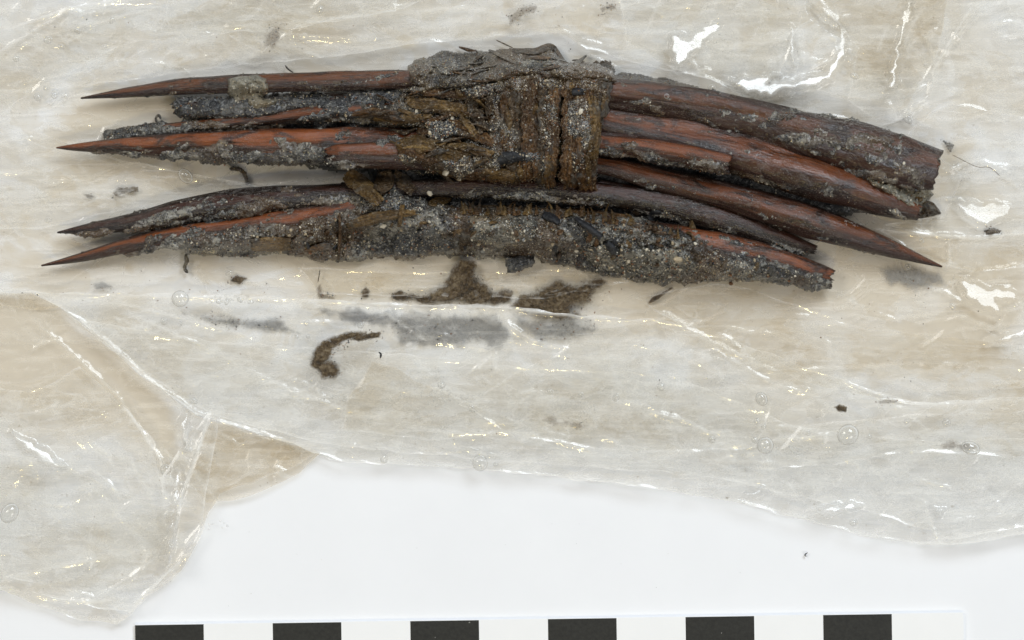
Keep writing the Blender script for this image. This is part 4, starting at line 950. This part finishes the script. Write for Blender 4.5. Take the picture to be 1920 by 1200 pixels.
# muddy crest along the top of the binding
crest = thing('mud_crest', 960, 115, .002, 'rounded grey brown mud crest along the upper edge of the binding', 'mud')
mud('mud_mass', [(768, 150), (766, 125), (780, 109), (800, 110), (830, 96), (880, 99), (930, 96), (965, 92), (1005, 94), (1030, 84), (1042, 100), (1055, 122), (1080, 118), (1110, 118), (1150, 132), (1156, 152), (1100, 145), (1060, 150), (1000, 138), (935, 150), (880, 162), (800, 168)],
    M_mud_brown, crest, 1.25, 65, .75, 5, 14, 1.6, 8, 420, (.9, 2.2), (.06, .24, .3, .2, .2), 20)
mud('mud_lump', [(768, 130), (775, 114), (795, 108), (812, 118), (812, 135), (790, 146), (770, 144)], M_mud_brown, crest, 1.0, 66, .3, 3, 8, 1.6, 0, 120, (.8, 1.8), (.1, .3, .4, .1, .1), 14)
mud('mud_lump', [(814, 118), (830, 104), (855, 106), (866, 124), (850, 140), (822, 138)], M_mud, crest, .9, 67, .5, 3, 8, 1.6, 0, 160, (.8, 2.0), (.15, .3, .35, .1, .1), 14)
mud('mud_lump', [(985, 112), (1030, 108), (1045, 120), (1020, 130), (975, 126)], M_mud_pale, crest, .4, 68, .3, 4, 8, 1.6, 0, 60, (.8, 1.6), (.1, .3, .5, .05, .05), 10)
ribbon('bark_shred', [(960, 94, 4, .1), (1000, 96, 6, .4), (1028, 88, 7, .3), (1042, 92, 5, .1)], M_bark_muddy, crest, 130, .3, .3, .3, 5, True, 6)
ribbon('bark_shred', [(1040, 90, 4, .1), (1052, 108, 4, .3), (1062, 124, 3, .1)], M_bark_muddy, crest, 131, .3, .3, .3, 5, True, 6)
rc_ = np.random.default_rng(44)
for i in range(22):
    x = rc_.uniform(780, 1140); y = 122+rc_.normal()*14; a = rc_.normal()*.3; l = rc_.uniform(16, 60); w_ = rc_.uniform(1.5, 4.5); dx, dy = math.cos(a)*l/2, math.sin(a)*l/2
    ribbon('bark_shred', [(x-dx, y-dy, w_*.5, .0), (x, y+rc_.normal()*2, w_, rc_.uniform(.15, .4)), (x+dx, y+dy, w_*.5, .0)], [M_bark_muddy, M_mud_brown, M_bark][i % 3], crest, 500+i, .2, .3, .3, 5, True, 5, 0, edge_rag=.3)
rs = thing('mud_crest', 1200, 150, .003, 'brown mud fringe hanging over the dark upper spike right of the binding', 'mud')
mud('mud_mass', [(1140, 150), (1160, 138), (1220, 142), (1262, 150), (1310, 164), (1300, 172), (1240, 162), (1200, 168), (1150, 166)], M_mud_brown, rs, .35, 69, .5, 6, 5, 1.6, 0, 160, (.8, 1.8))
for i, (x, l) in enumerate(((1168, 16), (1180, 22), (1196, 12), (1215, 10))):
    ribbon('bark_shred', [(x, 155, 4, .2), (x-1, 155+l*.5, 4, .35), (x-3, 155+l, 1.5, .1)], M_bark_ochre if i % 2 else M_bark, rs, 140+i, .2, .2, .2, 3, True, 4)

# torn bark leaning over the gap, lower left of the binding
sheath = thing('bark_sheath', 900, 400, .003, 'torn bark sheath with jagged upper teeth, half sunk in the grey mud cake', 'bark sheath')
ribbon('bark_piece', [(648, 326, 12, 1.6), (668, 340, 17, 2.3), (692, 360, 15, 2.0), (712, 382, 11, 1.0)], M_bark_ochre, sheath, 150, .6, .5, .5, 7, True, 8)
ribbon('bark_piece', [(720, 320, 12, 1.3), (722, 338, 18, 1.9), (708, 358, 12, 1.2)], M_bark_muddy, sheath, 151, .5, .5, .5, 7, True, 8)
ribbon('bark_piece', [(738, 326, 9, .6), (758, 342, 14, 1.1), (776, 360, 10, .7)], M_bark_muddy, sheath, 152, .4, .5, .4, 7, True, 8)
ribbon('bark_piece', [(804, 382, 4, .4), (820, 378, 9, .7), (846, 374, 4, .5)], M_bark_ochre, sheath, 153, .2, .3, .15, 5, True, 6)
ribbon('bark_piece', [(650, 424, 6, .3), (690, 412, 11, .6), (740, 402, 9, .5), (780, 398, 5, .2)], M_bark_ochre, sheath, 154, .3, .3, .3, 8, True, 6)
ribbon('bark_piece', [(755, 384, 4, .3), (752, 402, 5, .6), (748, 425, 3, .2)], M_bark_ochre, sheath, 155, .2, .3, .3, 5, True, 6)
ribbon('bark_piece', [(472, 459, 11, .3), (505, 458, 14, .6), (545, 457, 12, .3)], M_bark_ochre, sheath, 156, .2, .3, .15, 6, True, 6)
ribbon('bark_piece', [(570, 470, 3, .3), (600, 464, 7, .6), (620, 461, 6, .3)], M_bark, sheath, 157, .3, .3, .3, 5, True, 6)
ribbon('bark_piece', [(636, 398, 2.5, .5), (638, 430, 3, .8), (637, 460, 3, .8), (635, 490, 2, .3)], M_bark, sheath, 158, .2, .3, .3, 3, True, 6)
ribbon('bark_piece', [(880, 418, 8, .2), (872, 440, 10, .5), (866, 470, 6, .3)], M_bark_muddy, sheath, 159, .3, .3, .4, 6, True, 6)
ribbon('bark_piece', [(1050, 400, 8, .2), (1090, 402, 12, .4), (1140, 410, 14, .4), (1200, 420, 10, .3), (1262, 436, 10, .2), (1310, 450, 6, .1)], M_bark, sheath, 160, .3, .4, .5, 6, True, 8)
ribbon('bark_piece', [(862, 392, 5, .0), (920, 392, 8, .3), (990, 396, 8, .3), (1060, 398, 6, .0)], M_bark_muddy, sheath, 161, .3, .4, .5, 6, True, 8)
ribbon('bark_piece', [(1220, 398, 3, .4), (1236, 390, 7, .8), (1252, 404, 5, .5)], M_bark, sheath, 162, .3, .3, .3, 4, True, 6)
ribbon('bark_piece', [(1292, 440, 7, .4), (1298, 430, 7, .8), (1296, 414, 3, .6)], M_bark_ochre, sheath, 163, .3, .3, .3, 4, True, 6)
rt = np.random.default_rng(3)
for i, x in enumerate([866, 874, 887, 901, 921, 934, 951, 964, 990, 1004, 1021, 1039, 1057, 1074, 1090, 1105, 1130, 1157, 1186, 1205, 1225, 1240, 868, 880, 893, 912, 945, 958, 970, 982, 996, 1012, 1030, 1048, 1066, 1082, 1098, 1112, 1122, 1138, 1150, 1163, 1176, 1196, 1214, 1262, 1276, 1290, 1304]):
    x = x+rt.normal()*7; y = np.interp(x, [860, 1000, 1090, 1200, 1310], [396, 396, 404, 420, 450])+rt.normal()*3; l = 9+24*rt.random()**2; w_ = rt.uniform(2.0, 4.6)
    if rt.random() < .1: continue
    ribbon('bark_tooth', [(x, y+5, w_*1.7, .3), (x+rt.normal()*1.5, y-l*.4, w_*.8, 1.2), (x+rt.normal()*7, y-l, .8, 1.4)], [M_bark, M_bark_ochre, M_bark_ochre, M_bark][i % 4], sheath, 170+i, .25, .3, .2, 2, True, 6)
rf = np.random.default_rng(21)
for i in range(46):
    x = rf.uniform(560, 1420); y = np.interp(x, [560, 700, 1000, 1300, 1420], [450, 435, 440, 475, 505])+rf.normal()*20; a = rf.uniform(0, 3.14); l = rf.uniform(7, 20)
    dx, dy = math.cos(a)*l*.5, math.sin(a)*l*.5; w_ = rf.uniform(2.5, 6)
    ribbon('bark_flake', [(x-dx, y-dy, w_*.5, .1), (x, y, w_, rf.uniform(.2, .5)), (x+dx, y+dy, w_*.4, .1)], [M_bark, M_bark_ochre, M_bark_muddy, M_bark, M_char][i % 5], sheath, 300+i, .2, .3, .25, 4, True, 5, 0, edge_rag=.4)
ribbon('charcoal_stick', [(1078, 408, 4, .8), (1100, 424, 6, 1.1), (1128, 446, 6, .8)], M_char, sheath, 200, .6, .8, .2, 3, True, 6)
ribbon('charcoal_stick', [(1018, 402, 7, .5), (1034, 408, 8, .8), (1048, 418, 6, .5)], M_char, sheath, 201, .6, .8, .3, 4, True, 6)
ribbon('charcoal_stick', [(1138, 455, 6, .4), (1148, 468, 8, .7), (1150, 478, 5, .4)], M_char, sheath, 202, .6, .8, .3, 4, True, 6)
ribbon('charcoal_stick', [(1215, 408, 6, .5), (1232, 402, 8, .8), (1250, 412, 5, .5)], M_char, sheath, 203, .6, .8, .3, 4, True, 6)
pebble(806, 363, 6.5, M_grain[0], sheath, 91)

frag = thing('bark_fragment', 1745, 392, .002, 'small olive bark fragment with a thorn point at the square end of the orange spike', 'bark fragment')
ribbon('bark_flake', [(1722, 402, 10, 1.6), (1738, 392, 16, 2.0), (1752, 396, 10, 1.8), (1764, 401, 1.5, 1.4)], M_bark_muddy, frag, 210, .8, .6, .5, 2, None)
ribbon('bark_flake', [(1705, 380, 5, 3.6), (1718, 374, 8, 3.8), (1730, 372, 4, 3.4)], M_bark_ochre, frag, 211, .3, .4, .3, 3, None)

# ================================================================== LOOSE BITS ON THE FILM
HB = blur(np.where(HM > .0010, HM, .0010), 4)
def zfilm(px, py):
    px = np.atleast_1d(np.asarray(px, float)); py = np.atleast_1d(np.asarray(py, float)); return z_base(px, py)
def smear(name, poly, label, mat, thick, seed, cat='mud smear', n_grit=60, rag=10, zf=None, lump=.8, feather=10, gs=(.8, 2.2), gap=.00012):
    zf = zf or z_base
    o = mud(name, poly, mat, None, thick, seed, lump, rag, 4, 1.8, 0, 0, feather=feather, low=True, floorz=lambda x, y: zf(x, y)+gap)
    tag(o, label, cat)
    rng = np.random.default_rng(seed)
    if n_grit:
        P = np.array(poly, float); c = P.mean(0); pts = []
        for _ in range(n_grit):
            w_ = rng.dirichlet(np.ones(len(P))*.55); q = w_@P; q = q+(q-c)*.12+rng.normal(size=2)*3
            pts.append((q[0], q[1], float(zf(np.array([q[0]]), np.array([q[1]]))[0])+gap+.00005))
        # grains are parts of the smear
        g = grit('grit', pts, o, rng, gs, (.06, .2, .14, .3, .3))
        if g is not None: pass
    return o
smear('mud_smear', [(790, 552), (830, 535), (846, 500), (860, 480), (900, 480), (904, 500), (890, 518), (915, 530), (926, 550), (922, 572), (860, 573), (790, 572)], 'brown mud smear running down from the mud cake to the film fold', M_silt_thick, .8, 301, n_grit=320)
smear('mud_smear', [(722, 545), (745, 540), (785, 548), (808, 560), (800, 568), (726, 565)], 'small brown mud smear left of the running one, above the fold', M_silt_thick, .3, 302, n_grit=70)
smear('mud_smear', [(905, 545), (935, 540), (962, 545), (965, 568), (925, 574), (900, 565)], 'thin speckled brown smear between the two larger ones', M_mud_stain, .2, 303, n_grit=60)
smear('mud_smear', [(948, 576), (970, 552), (1005, 536), (1055, 524), (1130, 518), (1154, 528), (1124, 546), (1112, 570), (1075, 580), (1112, 588), (1114, 606), (1050, 600), (985, 592)], 'largest grey brown mud smear on the film below the cake, right of centre', M_silt_thick, .6, 304, n_grit=380)
smear('mud_smear', [(944, 480), (1000, 478), (1004, 494), (975, 505), (950, 512)], 'dark wet flake of mud curling out under the cake', M_mud_black, .9, 305, n_grit=60, gap=.0012)
smear('mud_smear', [(676, 545), (686, 536), (694, 545), (692, 560), (676, 560)], 'tiny brown blot just above the fold, left of the smears', M_mud_stain, .2, 306, n_grit=16, rag=4)
smear('mud_smear', [(592, 540), (604, 520), (606, 552), (630, 556), (628, 562), (594, 560)], 'faint rusty L shaped blot on the film below the cake', M_silt_thin, .1, 307, n_grit=30, rag=5)
smear('mud_smear', [(425, 520), (445, 516), (462, 522), (450, 534), (428, 532)], 'brown blot under the left part of the lowest spike', M_mud_stain, .25, 308, n_grit=24, rag=6)
smear('mud_smear', [(205, 362), (222, 346), (262, 348), (260, 360), (232, 366), (215, 372)], 'olive grey flake lying between the left spike tips', M_mud_stain, .5, 309, n_grit=20, rag=5)
smear('mud_smear', [(150, 362), (172, 364), (186, 372), (168, 374)], 'thin curl of mud left of the olive grey flake', M_mud_stain, .3, 310, n_grit=6, rag=3)
smear('mud_smear', [(168, 530), (190, 524), (222, 535), (215, 545), (180, 546)], 'grey stain showing through the film at far left', M_silt_grey, .15, 311, n_grit=10, rag=4)
smear('mud_smear', [(948, 28), (975, 12), (1010, 6), (1015, 20), (985, 30), (955, 48)], 'brown speckled stain at the top edge, above the crest', M_silt_thin, .12, 312, n_grit=60, rag=6, zf=z_film_top)
smear('mud_smear', [(490, 60), (520, 30), (540, 40), (535, 75), (505, 100), (488, 95)], 'rust speckled stain above the topmost spike at left', M_silt_thin, .03, 313, n_grit=45, rag=16, zf=z_film_top, gs=(.7, 1.6))
smear('mud_smear', [(1120, 12), (1150, 4), (1160, 18), (1125, 30)], 'small dark speckled stain at the top edge right of the crest', M_silt_thin, .1, 314, n_grit=30, rag=6, zf=z_film_top)
smear('mud_smear', [(1846, 432), (1866, 429), (1880, 432), (1874, 439), (1850, 440)], 'dark crumb of mud on the film ridge at far right', M_mud_brown, .4, 315, n_grit=20, rag=4)
smear('mud_smear', [(1768, 264), (1788, 272), (1782, 284)], 'dark chip of mud right of the broken spike end', M_mud_brown, .5, 316, n_grit=4, rag=2)
smear('mud_smear', [(1640, 500), (1700, 492), (1770, 505), (1785, 540), (1740, 555), (1660, 545)], 'grey wet stain under the film beside the long lower right point', M_silt_grey, .05, 317, n_grit=20, rag=10)
smear('mud_smear', [(1222, 556), (1260, 536), (1266, 540), (1236, 562), (1212, 572)], 'slanting brown sliver poking out below the cake at right', M_bark and M_mud_stain, .3, 318, n_grit=6, rag=2)
# dirt under the front fold, seen through it
smear('mud_smear', [(565, 566), (720, 576), (935, 580), (950, 604), (990, 640), (940, 655), (860, 662), (750, 655), (722, 622), (640, 610), (590, 590)], 'broad grey silt stain seen through the front fold of film', M_silt_grey, .05, 319, n_grit=60, rag=14, feather=20)
smear('mud_smear', [(330, 578), (420, 590), (520, 590), (582, 632), (500, 628), (400, 612), (340, 596)], 'dark grey wedge of silt seen through the fold at left', M_silt_grey, .05, 320, n_grit=60, rag=8)
smear('mud_smear', [(948, 580), (1100, 598), (1140, 604), (1150, 618), (1090, 640), (1010, 648), (970, 625)], 'grey silt stain under the fold, just right of its curved crease', M_silt_grey, .05, 321, n_grit=60, rag=10)
zf2 = lambda x, y: np.maximum(z_front(x, y), z_front2(x, y))+.0003
smear('mud_smear', [(576, 688), (584, 658), (604, 636), (646, 622), (690, 618), (694, 632), (652, 640), (628, 656), (618, 676), (600, 700)], 'curled brown mud streak lying on the front fold', M_silt_thick, .35, 322, n_grit=110, rag=4, zf=zf2)
smear('mud_smear', [(588, 690), (600, 676), (622, 674), (640, 684), (642, 700), (628, 714), (602, 712)], 'round brown mud blob at the foot of the curled streak', M_silt_thick, .6, 328, n_grit=90, rag=3, zf=zf2, gap=.0003)
smear('mud_smear', [(655, 634), (690, 622), (716, 620), (714, 634), (672, 642)], 'dark crumbly head of the curled mud streak', M_silt_thick, .6, 323, n_grit=40, rag=3, zf=zf2)
smear('mud_smear', [(1560, 762), (1575, 757), (1590, 762), (1588, 775), (1570, 772)], 'small rusty brown crumb on the right front fold', M_silt_thick, .6, 324, n_grit=10, rag=3, zf=zf2)
smear('mud_smear', [(1010, 785), (1060, 780), (1110, 792), (1100, 805), (1040, 808)], 'faint brown stain low on the front fold right of centre', M_silt_thin, .03, 325, n_grit=30, rag=14, zf=zf2, gs=(.5, 1.2))
smear('mud_smear', [(1745, 832), (1790, 825), (1850, 832), (1850, 848), (1760, 850)], 'faint ochre stain at the right end of the front fold', M_silt_thin, .02, 326, n_grit=24, rag=12, zf=zf2, gs=(.5, 1.2))
smear('mud_smear', [(1640, 752), (1665, 746), (1690, 750), (1680, 758), (1650, 760)], 'faint brown streak beside the bright crease at right', M_silt_thin, .05, 327, n_grit=14, rag=4, zf=zf2)

def dribble(pts, r, label, seed, mat=M_mud_brown, zoff=.0006):
    C, s = curve(pts, 1.6); n = len(C); m = 10; th = np.linspace(0, 2*np.pi, m, endpoint=False)
    T, I = np.meshgrid(th, np.arange(n)); rr = r*S*(1+(1.1 if r > 2.6 else .45)*fbm(s[I]/6, np.cos(T)*1.5, np.sin(T)*1.5, seed, 3, .7))*np.clip(np.minimum(I, n-1-I)/3+.25, 0, 1)
    tx = np.gradient(C[:, 0]); ty = np.gradient(C[:, 1]); l = np.hypot(tx, ty); tx /= l; ty /= l
    X = C[I, 0]+ty[I]*np.cos(T)*rr/S; Y = C[I, 1]-tx[I]*np.cos(T)*rr/S
    zb = z_base(C[:, 0], C[:, 1])
    Z = zb[I]+zoff+np.sin(T)*rr
    o = build('root_fibre' if r < 2.6 else 'mud_dribble', W(X, Y, Z).reshape(-1, 3), grid_faces(n, m, True)[:, ::-1], mat)
    return tag(o, label, 'fibre' if r < 2.6 else 'mud')
dribble([(348, 476), (350, 490), (346, 502), (352, 512)], 3.5, 'small mud dribble hanging below the left part of the cake', 1)
dribble([(430, 316), (450, 318), (460, 330), (464, 348)], 4, 'curled mud dribble below the bright orange spike', 2)
dribble([(296, 232), (292, 222), (298, 216), (302, 224)], 2.5, 'tiny dark curl standing between the two upper left spikes', 3)
dribble([(534, 122), (541, 130), (550, 136)], 1.6, 'short brown fibre above the topmost spike', 4)
dribble([(930, 75), (945, 82), (962, 90)], 1.1, 'yellow straw fibre sticking up left of the crest', 5, M_bark_ochre)
dribble([(1785, 290), (1830, 312), (1855, 314), (1875, 330)], .55, 'long thin brown hair on the film right of the broken end', 6, M_bark_ochre)
dribble([(710, 660), (714, 664), (713, 672)], 2.0, 'small black crumb shaped like a comma on the front fold', 7, M_char, .004)
dribble([(1512, 1044), (1509, 1040), (1515, 1036)], 1.3, 'tiny dark fleck on the bare white table', 8, M_char, .0003)
dribble([(600, 505), (598, 518), (596, 530)], 1.0, 'hair thin vertical fibre on the film below the cake', 9)

# scattered specks
def specks(name, region, n, label, seed, zf, sz=(.6, 2.0), w=(.0, .12, .1, .38, .4)):
    rng = np.random.default_rng(seed); pts = []
    x0, y0, x1, y1 = region
    for _ in range(n):
        x, y = rng.uniform(x0, x1), rng.uniform(y0, y1)
        pts.append((x, y, float(zf(np.array([x]), np.array([y]))[0])+.00004))
    o = grit(name, pts, None, rng, sz, w); tag(o, label, 'specks', kind='stuff'); return o
specks('dirt_specks', (20, 500, 1300, 600), 110, 'dark dirt specks scattered on the film just below the bundle', 1, z_base)
specks('dirt_specks', (150, 620, 1900, 860), 80, 'fine dirt specks scattered over the front fold', 2, z_film_top, (.5, 1.5))
specks('dirt_specks', (0, 10, 1900, 120), 60, 'fine dirt specks scattered over the upper film', 3, z_film_top, (.5, 1.6))
specks('dirt_specks', (10, 700, 330, 1120), 30, 'fine dirt specks scattered over the left flap', 4, z_film_top, (.5, 1.5))
specks('dirt_specks', (1560, 520, 1900, 720), 40, 'fine dirt specks on the film at lower right of the bundle', 5, z_base, (.6, 1.6))
specks('dust_specks', (420, 960, 1400, 1140), 16, 'faint dust specks on the bare white table', 6, lambda x, y: x*0, (.4, .8), (.0, .2, .6, .1, .1))

# ================================================================== WATER DROPLETS
def drop_material():
    nt = NT('water_droplet')
    lw = nt.n('ShaderNodeLayerWeight', {'Blend': .5}).outputs['Facing']
    tr = nt.n('ShaderNodeBsdfTransparent', {'Color': nt.ramp(lw, [(0.0, (.95, .95, .94)), (.35, (.97, .97, .965)), (.62, (.80, .79, .77)), (.85, (.60, .59, .56))])}).outputs[0]
    hc = (1, 1, .98, 1)
    body = nt.mixs(nt.ramp(lw, [(.22, 0.0), (.40, 1.0), (.56, .1), (.75, .0), (.92, .9)]), tr, nt.mixs(.4, nt.n('ShaderNodeBsdfDiffuse', {'Color': hc}).outputs[0], nt.n('ShaderNodeBsdfTranslucent', {'Color': hc}).outputs[0]))  # bright ring painted in as diffuse white; the tint darkens the edge
    gl = nt.n('ShaderNodeBsdfGlossy', {'Roughness': .03}).outputs[0]
    return nt.done(nt.mixs(nt.math('ADD', nt.math('MULTIPLY', nt.math('POWER', lw, 4), .7), .07, True), body, gl))
M_drop = drop_material()
def dome(nr=6, na=20):
    V = []; 
    for i in range(nr):
        a = (i/(nr))*math.pi/2
        for j in range(na):
            b = 2*math.pi*j/na; V.append((math.cos(a)*math.cos(b), math.cos(a)*math.sin(b), math.sin(a)))
    F = grid_faces(nr, na, True).tolist()
    return np.array(V), F, nr, na
def drop_mesh():
    V, F, nr, na = dome(); V = V.tolist(); V.append((0, 0, 1)); top = len(V)-1
    me = bpy.data.meshes.new('water_droplet')
    me.from_pydata(V, [], [tuple(f) for f in F]+[((nr-1)*na+j, (nr-1)*na+(j+1) % na, top) for j in range(na)])
    me.polygons.foreach_set('use_smooth', np.ones(len(me.polygons), bool)); me.materials.append(M_drop)
    return me
DM = drop_mesh()
big_drops = [(71, 182, 8), (86, 165, 5), (102, 178, 7), (124, 180, 5), (210, 38, 6), (145, 58, 6), (90, 75, 8), (115, 88, 6), (338, 560, 16), (308, 602, 7), (430, 512, 7), (339, 606, 4), (348, 330, 14), (90, 412, 6),
             (1703, 222, 10), (1702, 500, 6), (1728, 452, 5), (1602, 143, 7), (1335, 165, 8), (1786, 575, 6), (676, 610, 6), (575, 606, 5), (556, 631, 4), (578, 631, 4), (900, 868, 15), (930, 870, 5), (828, 722, 7), (884, 766, 6),
             (1032, 734, 6), (1090, 740, 5), (1428, 748, 12), (1590, 815, 20), (1435, 835, 16), (1415, 825, 6), (1774, 792, 8), (1820, 840, 15), (1335, 824, 7), (620, 662, 4), (410, 565, 5), (425, 566, 5), (450, 562, 5), (470, 566, 5), (488, 564, 4),
             (1420, 790, 6), (1432, 800, 5), (1600, 980, 7), (1630, 818, 5), (1700, 790, 5), (310, 880, 10), (18, 962, 18), (363, 752, 7), (720, 860, 8), (1240, 725, 8), (1155, 745, 7), (1515, 812, 5), (600, 18, 7), (30, 110, 6), (1250, 180, 5), (558, 168, 5), (1020, 205, 4)]
DZ = np.maximum(blur(HM, 3), 0)
def drop_z(x, y):
    X, Y = np.array([float(x)]), np.array([float(y)])
    hm = float(h_at(X, Y)[0])
    return hm if hm > .0025 else max(hm, float(z_film_top(X, Y)[0]))
drops = []
for i, (x, y, r) in enumerate(big_drops):
    o = bpy.data.objects.new('water_droplet', DM); COL.objects.link(o)
    o.location = Wp(x, y, drop_z(x, y)-.00003); a = random.uniform(.8, 1.15)
    o.scale = (r*S*a, r*S/a, r*S*.8); o.rotation_euler = (0, 0, random.uniform(0, 6.28))
    drops.append((x, y, r, o))
ORD = ['leftmost', 'second', 'third', 'fourth', 'fifth', 'sixth', 'seventh', 'eighth', 'ninth', 'tenth', 'eleventh', 'twelfth', 'thirteenth']
REG = [(0, 150, 700, 220, 'by the topmost spike tip'), (0, 0, 330, 150, 'in the top left corner'), (330, 0, 800, 150, 'on the film above the topmost spike'), (0, 220, 500, 520, 'between the left spike tips'),
       (380, 550, 500, 580, 'in the row below the left mud cake'), (200, 520, 700, 700, 'near the curled mud streak'), (800, 850, 1000, 900, 'at the front edge of the fold'), (0, 700, 400, 1200, 'on the lower left flap'),
       (700, 0, 1100, 560, 'on the muddy heap'), (1100, 0, 1920, 250, 'above the right spike ends'), (1500, 400, 1920, 620, 'right of the long lower point'), (1380, 700, 1500, 860, 'in the right front fold cluster'), (600, 640, 1300, 900, 'on the middle of the front fold'), (1300, 620, 1920, 1100, 'at the right end of the front fold')]
bins = {}
for d in sorted(drops, key=lambda q: q[0]):
    reg = next((g[4] for g in REG if g[0] <= d[0] < g[2] and g[1] <= d[1] < g[3]), 'on the film'); bins.setdefault(reg, []).append(d)
for reg, ds in bins.items():
    for i, d in enumerate(ds):
        sz = 'large' if d[2] >= 12 else 'small' if d[2] <= 5 else 'clear'
        which = 'the only one' if len(ds) == 1 else 'leftmost' if i == 0 else 'rightmost' if i == len(ds)-1 else ORD[i]+' from left'
        tag(d[3], f'{sz} water droplet {reg}, {which}', 'droplet', 'water droplets on the plastic film')
# clusters of condensation too small to count
V0, F0, nr_, na_ = dome(3, 8); V0 = np.vstack([V0, [(0, 0, 1)]]); F0 = np.array(F0)
cl = [(820, 740, 60, 14, 60), (440, 560, 40, 8, 40), (1340, 720, 30, 16, 40), (1100, 770, 14, 30, 40), (1500, 845, 40, 14, 60), (640, 745, 30, 8, 40), (180, 610, 30, 14, 24), (1350, 70, 26, 14, 40), (1610, 420, 40, 6, 30), (1860, 870, 30, 20, 24), (400, 985, 30, 20, 12), (470, 205, 40, 6, 20), (1300, 790, 50, 12, 20)]
Vs, Fs = [], []; rc = np.random.default_rng(9); cnt = 0
for cx, cy, sx, sy, n in cl:
    for _ in range(n):
        x, y = cx+rc.normal()*sx*.6, cy+rc.normal()*sy*.6; r = rc.uniform(1.0, 2.6)*S
        v = V0*np.array([r, r, r*.6])+np.array(Wp(x, y, drop_z(x, y)-.00001)); Vs.append(v)
        Fs.append(F0+cnt); 
        cnt += len(V0)
o = build('condensation', np.vstack(Vs), np.vstack(Fs), M_drop); tag(o, 'clusters of fine condensation beads on the plastic film', 'condensation', kind='stuff')
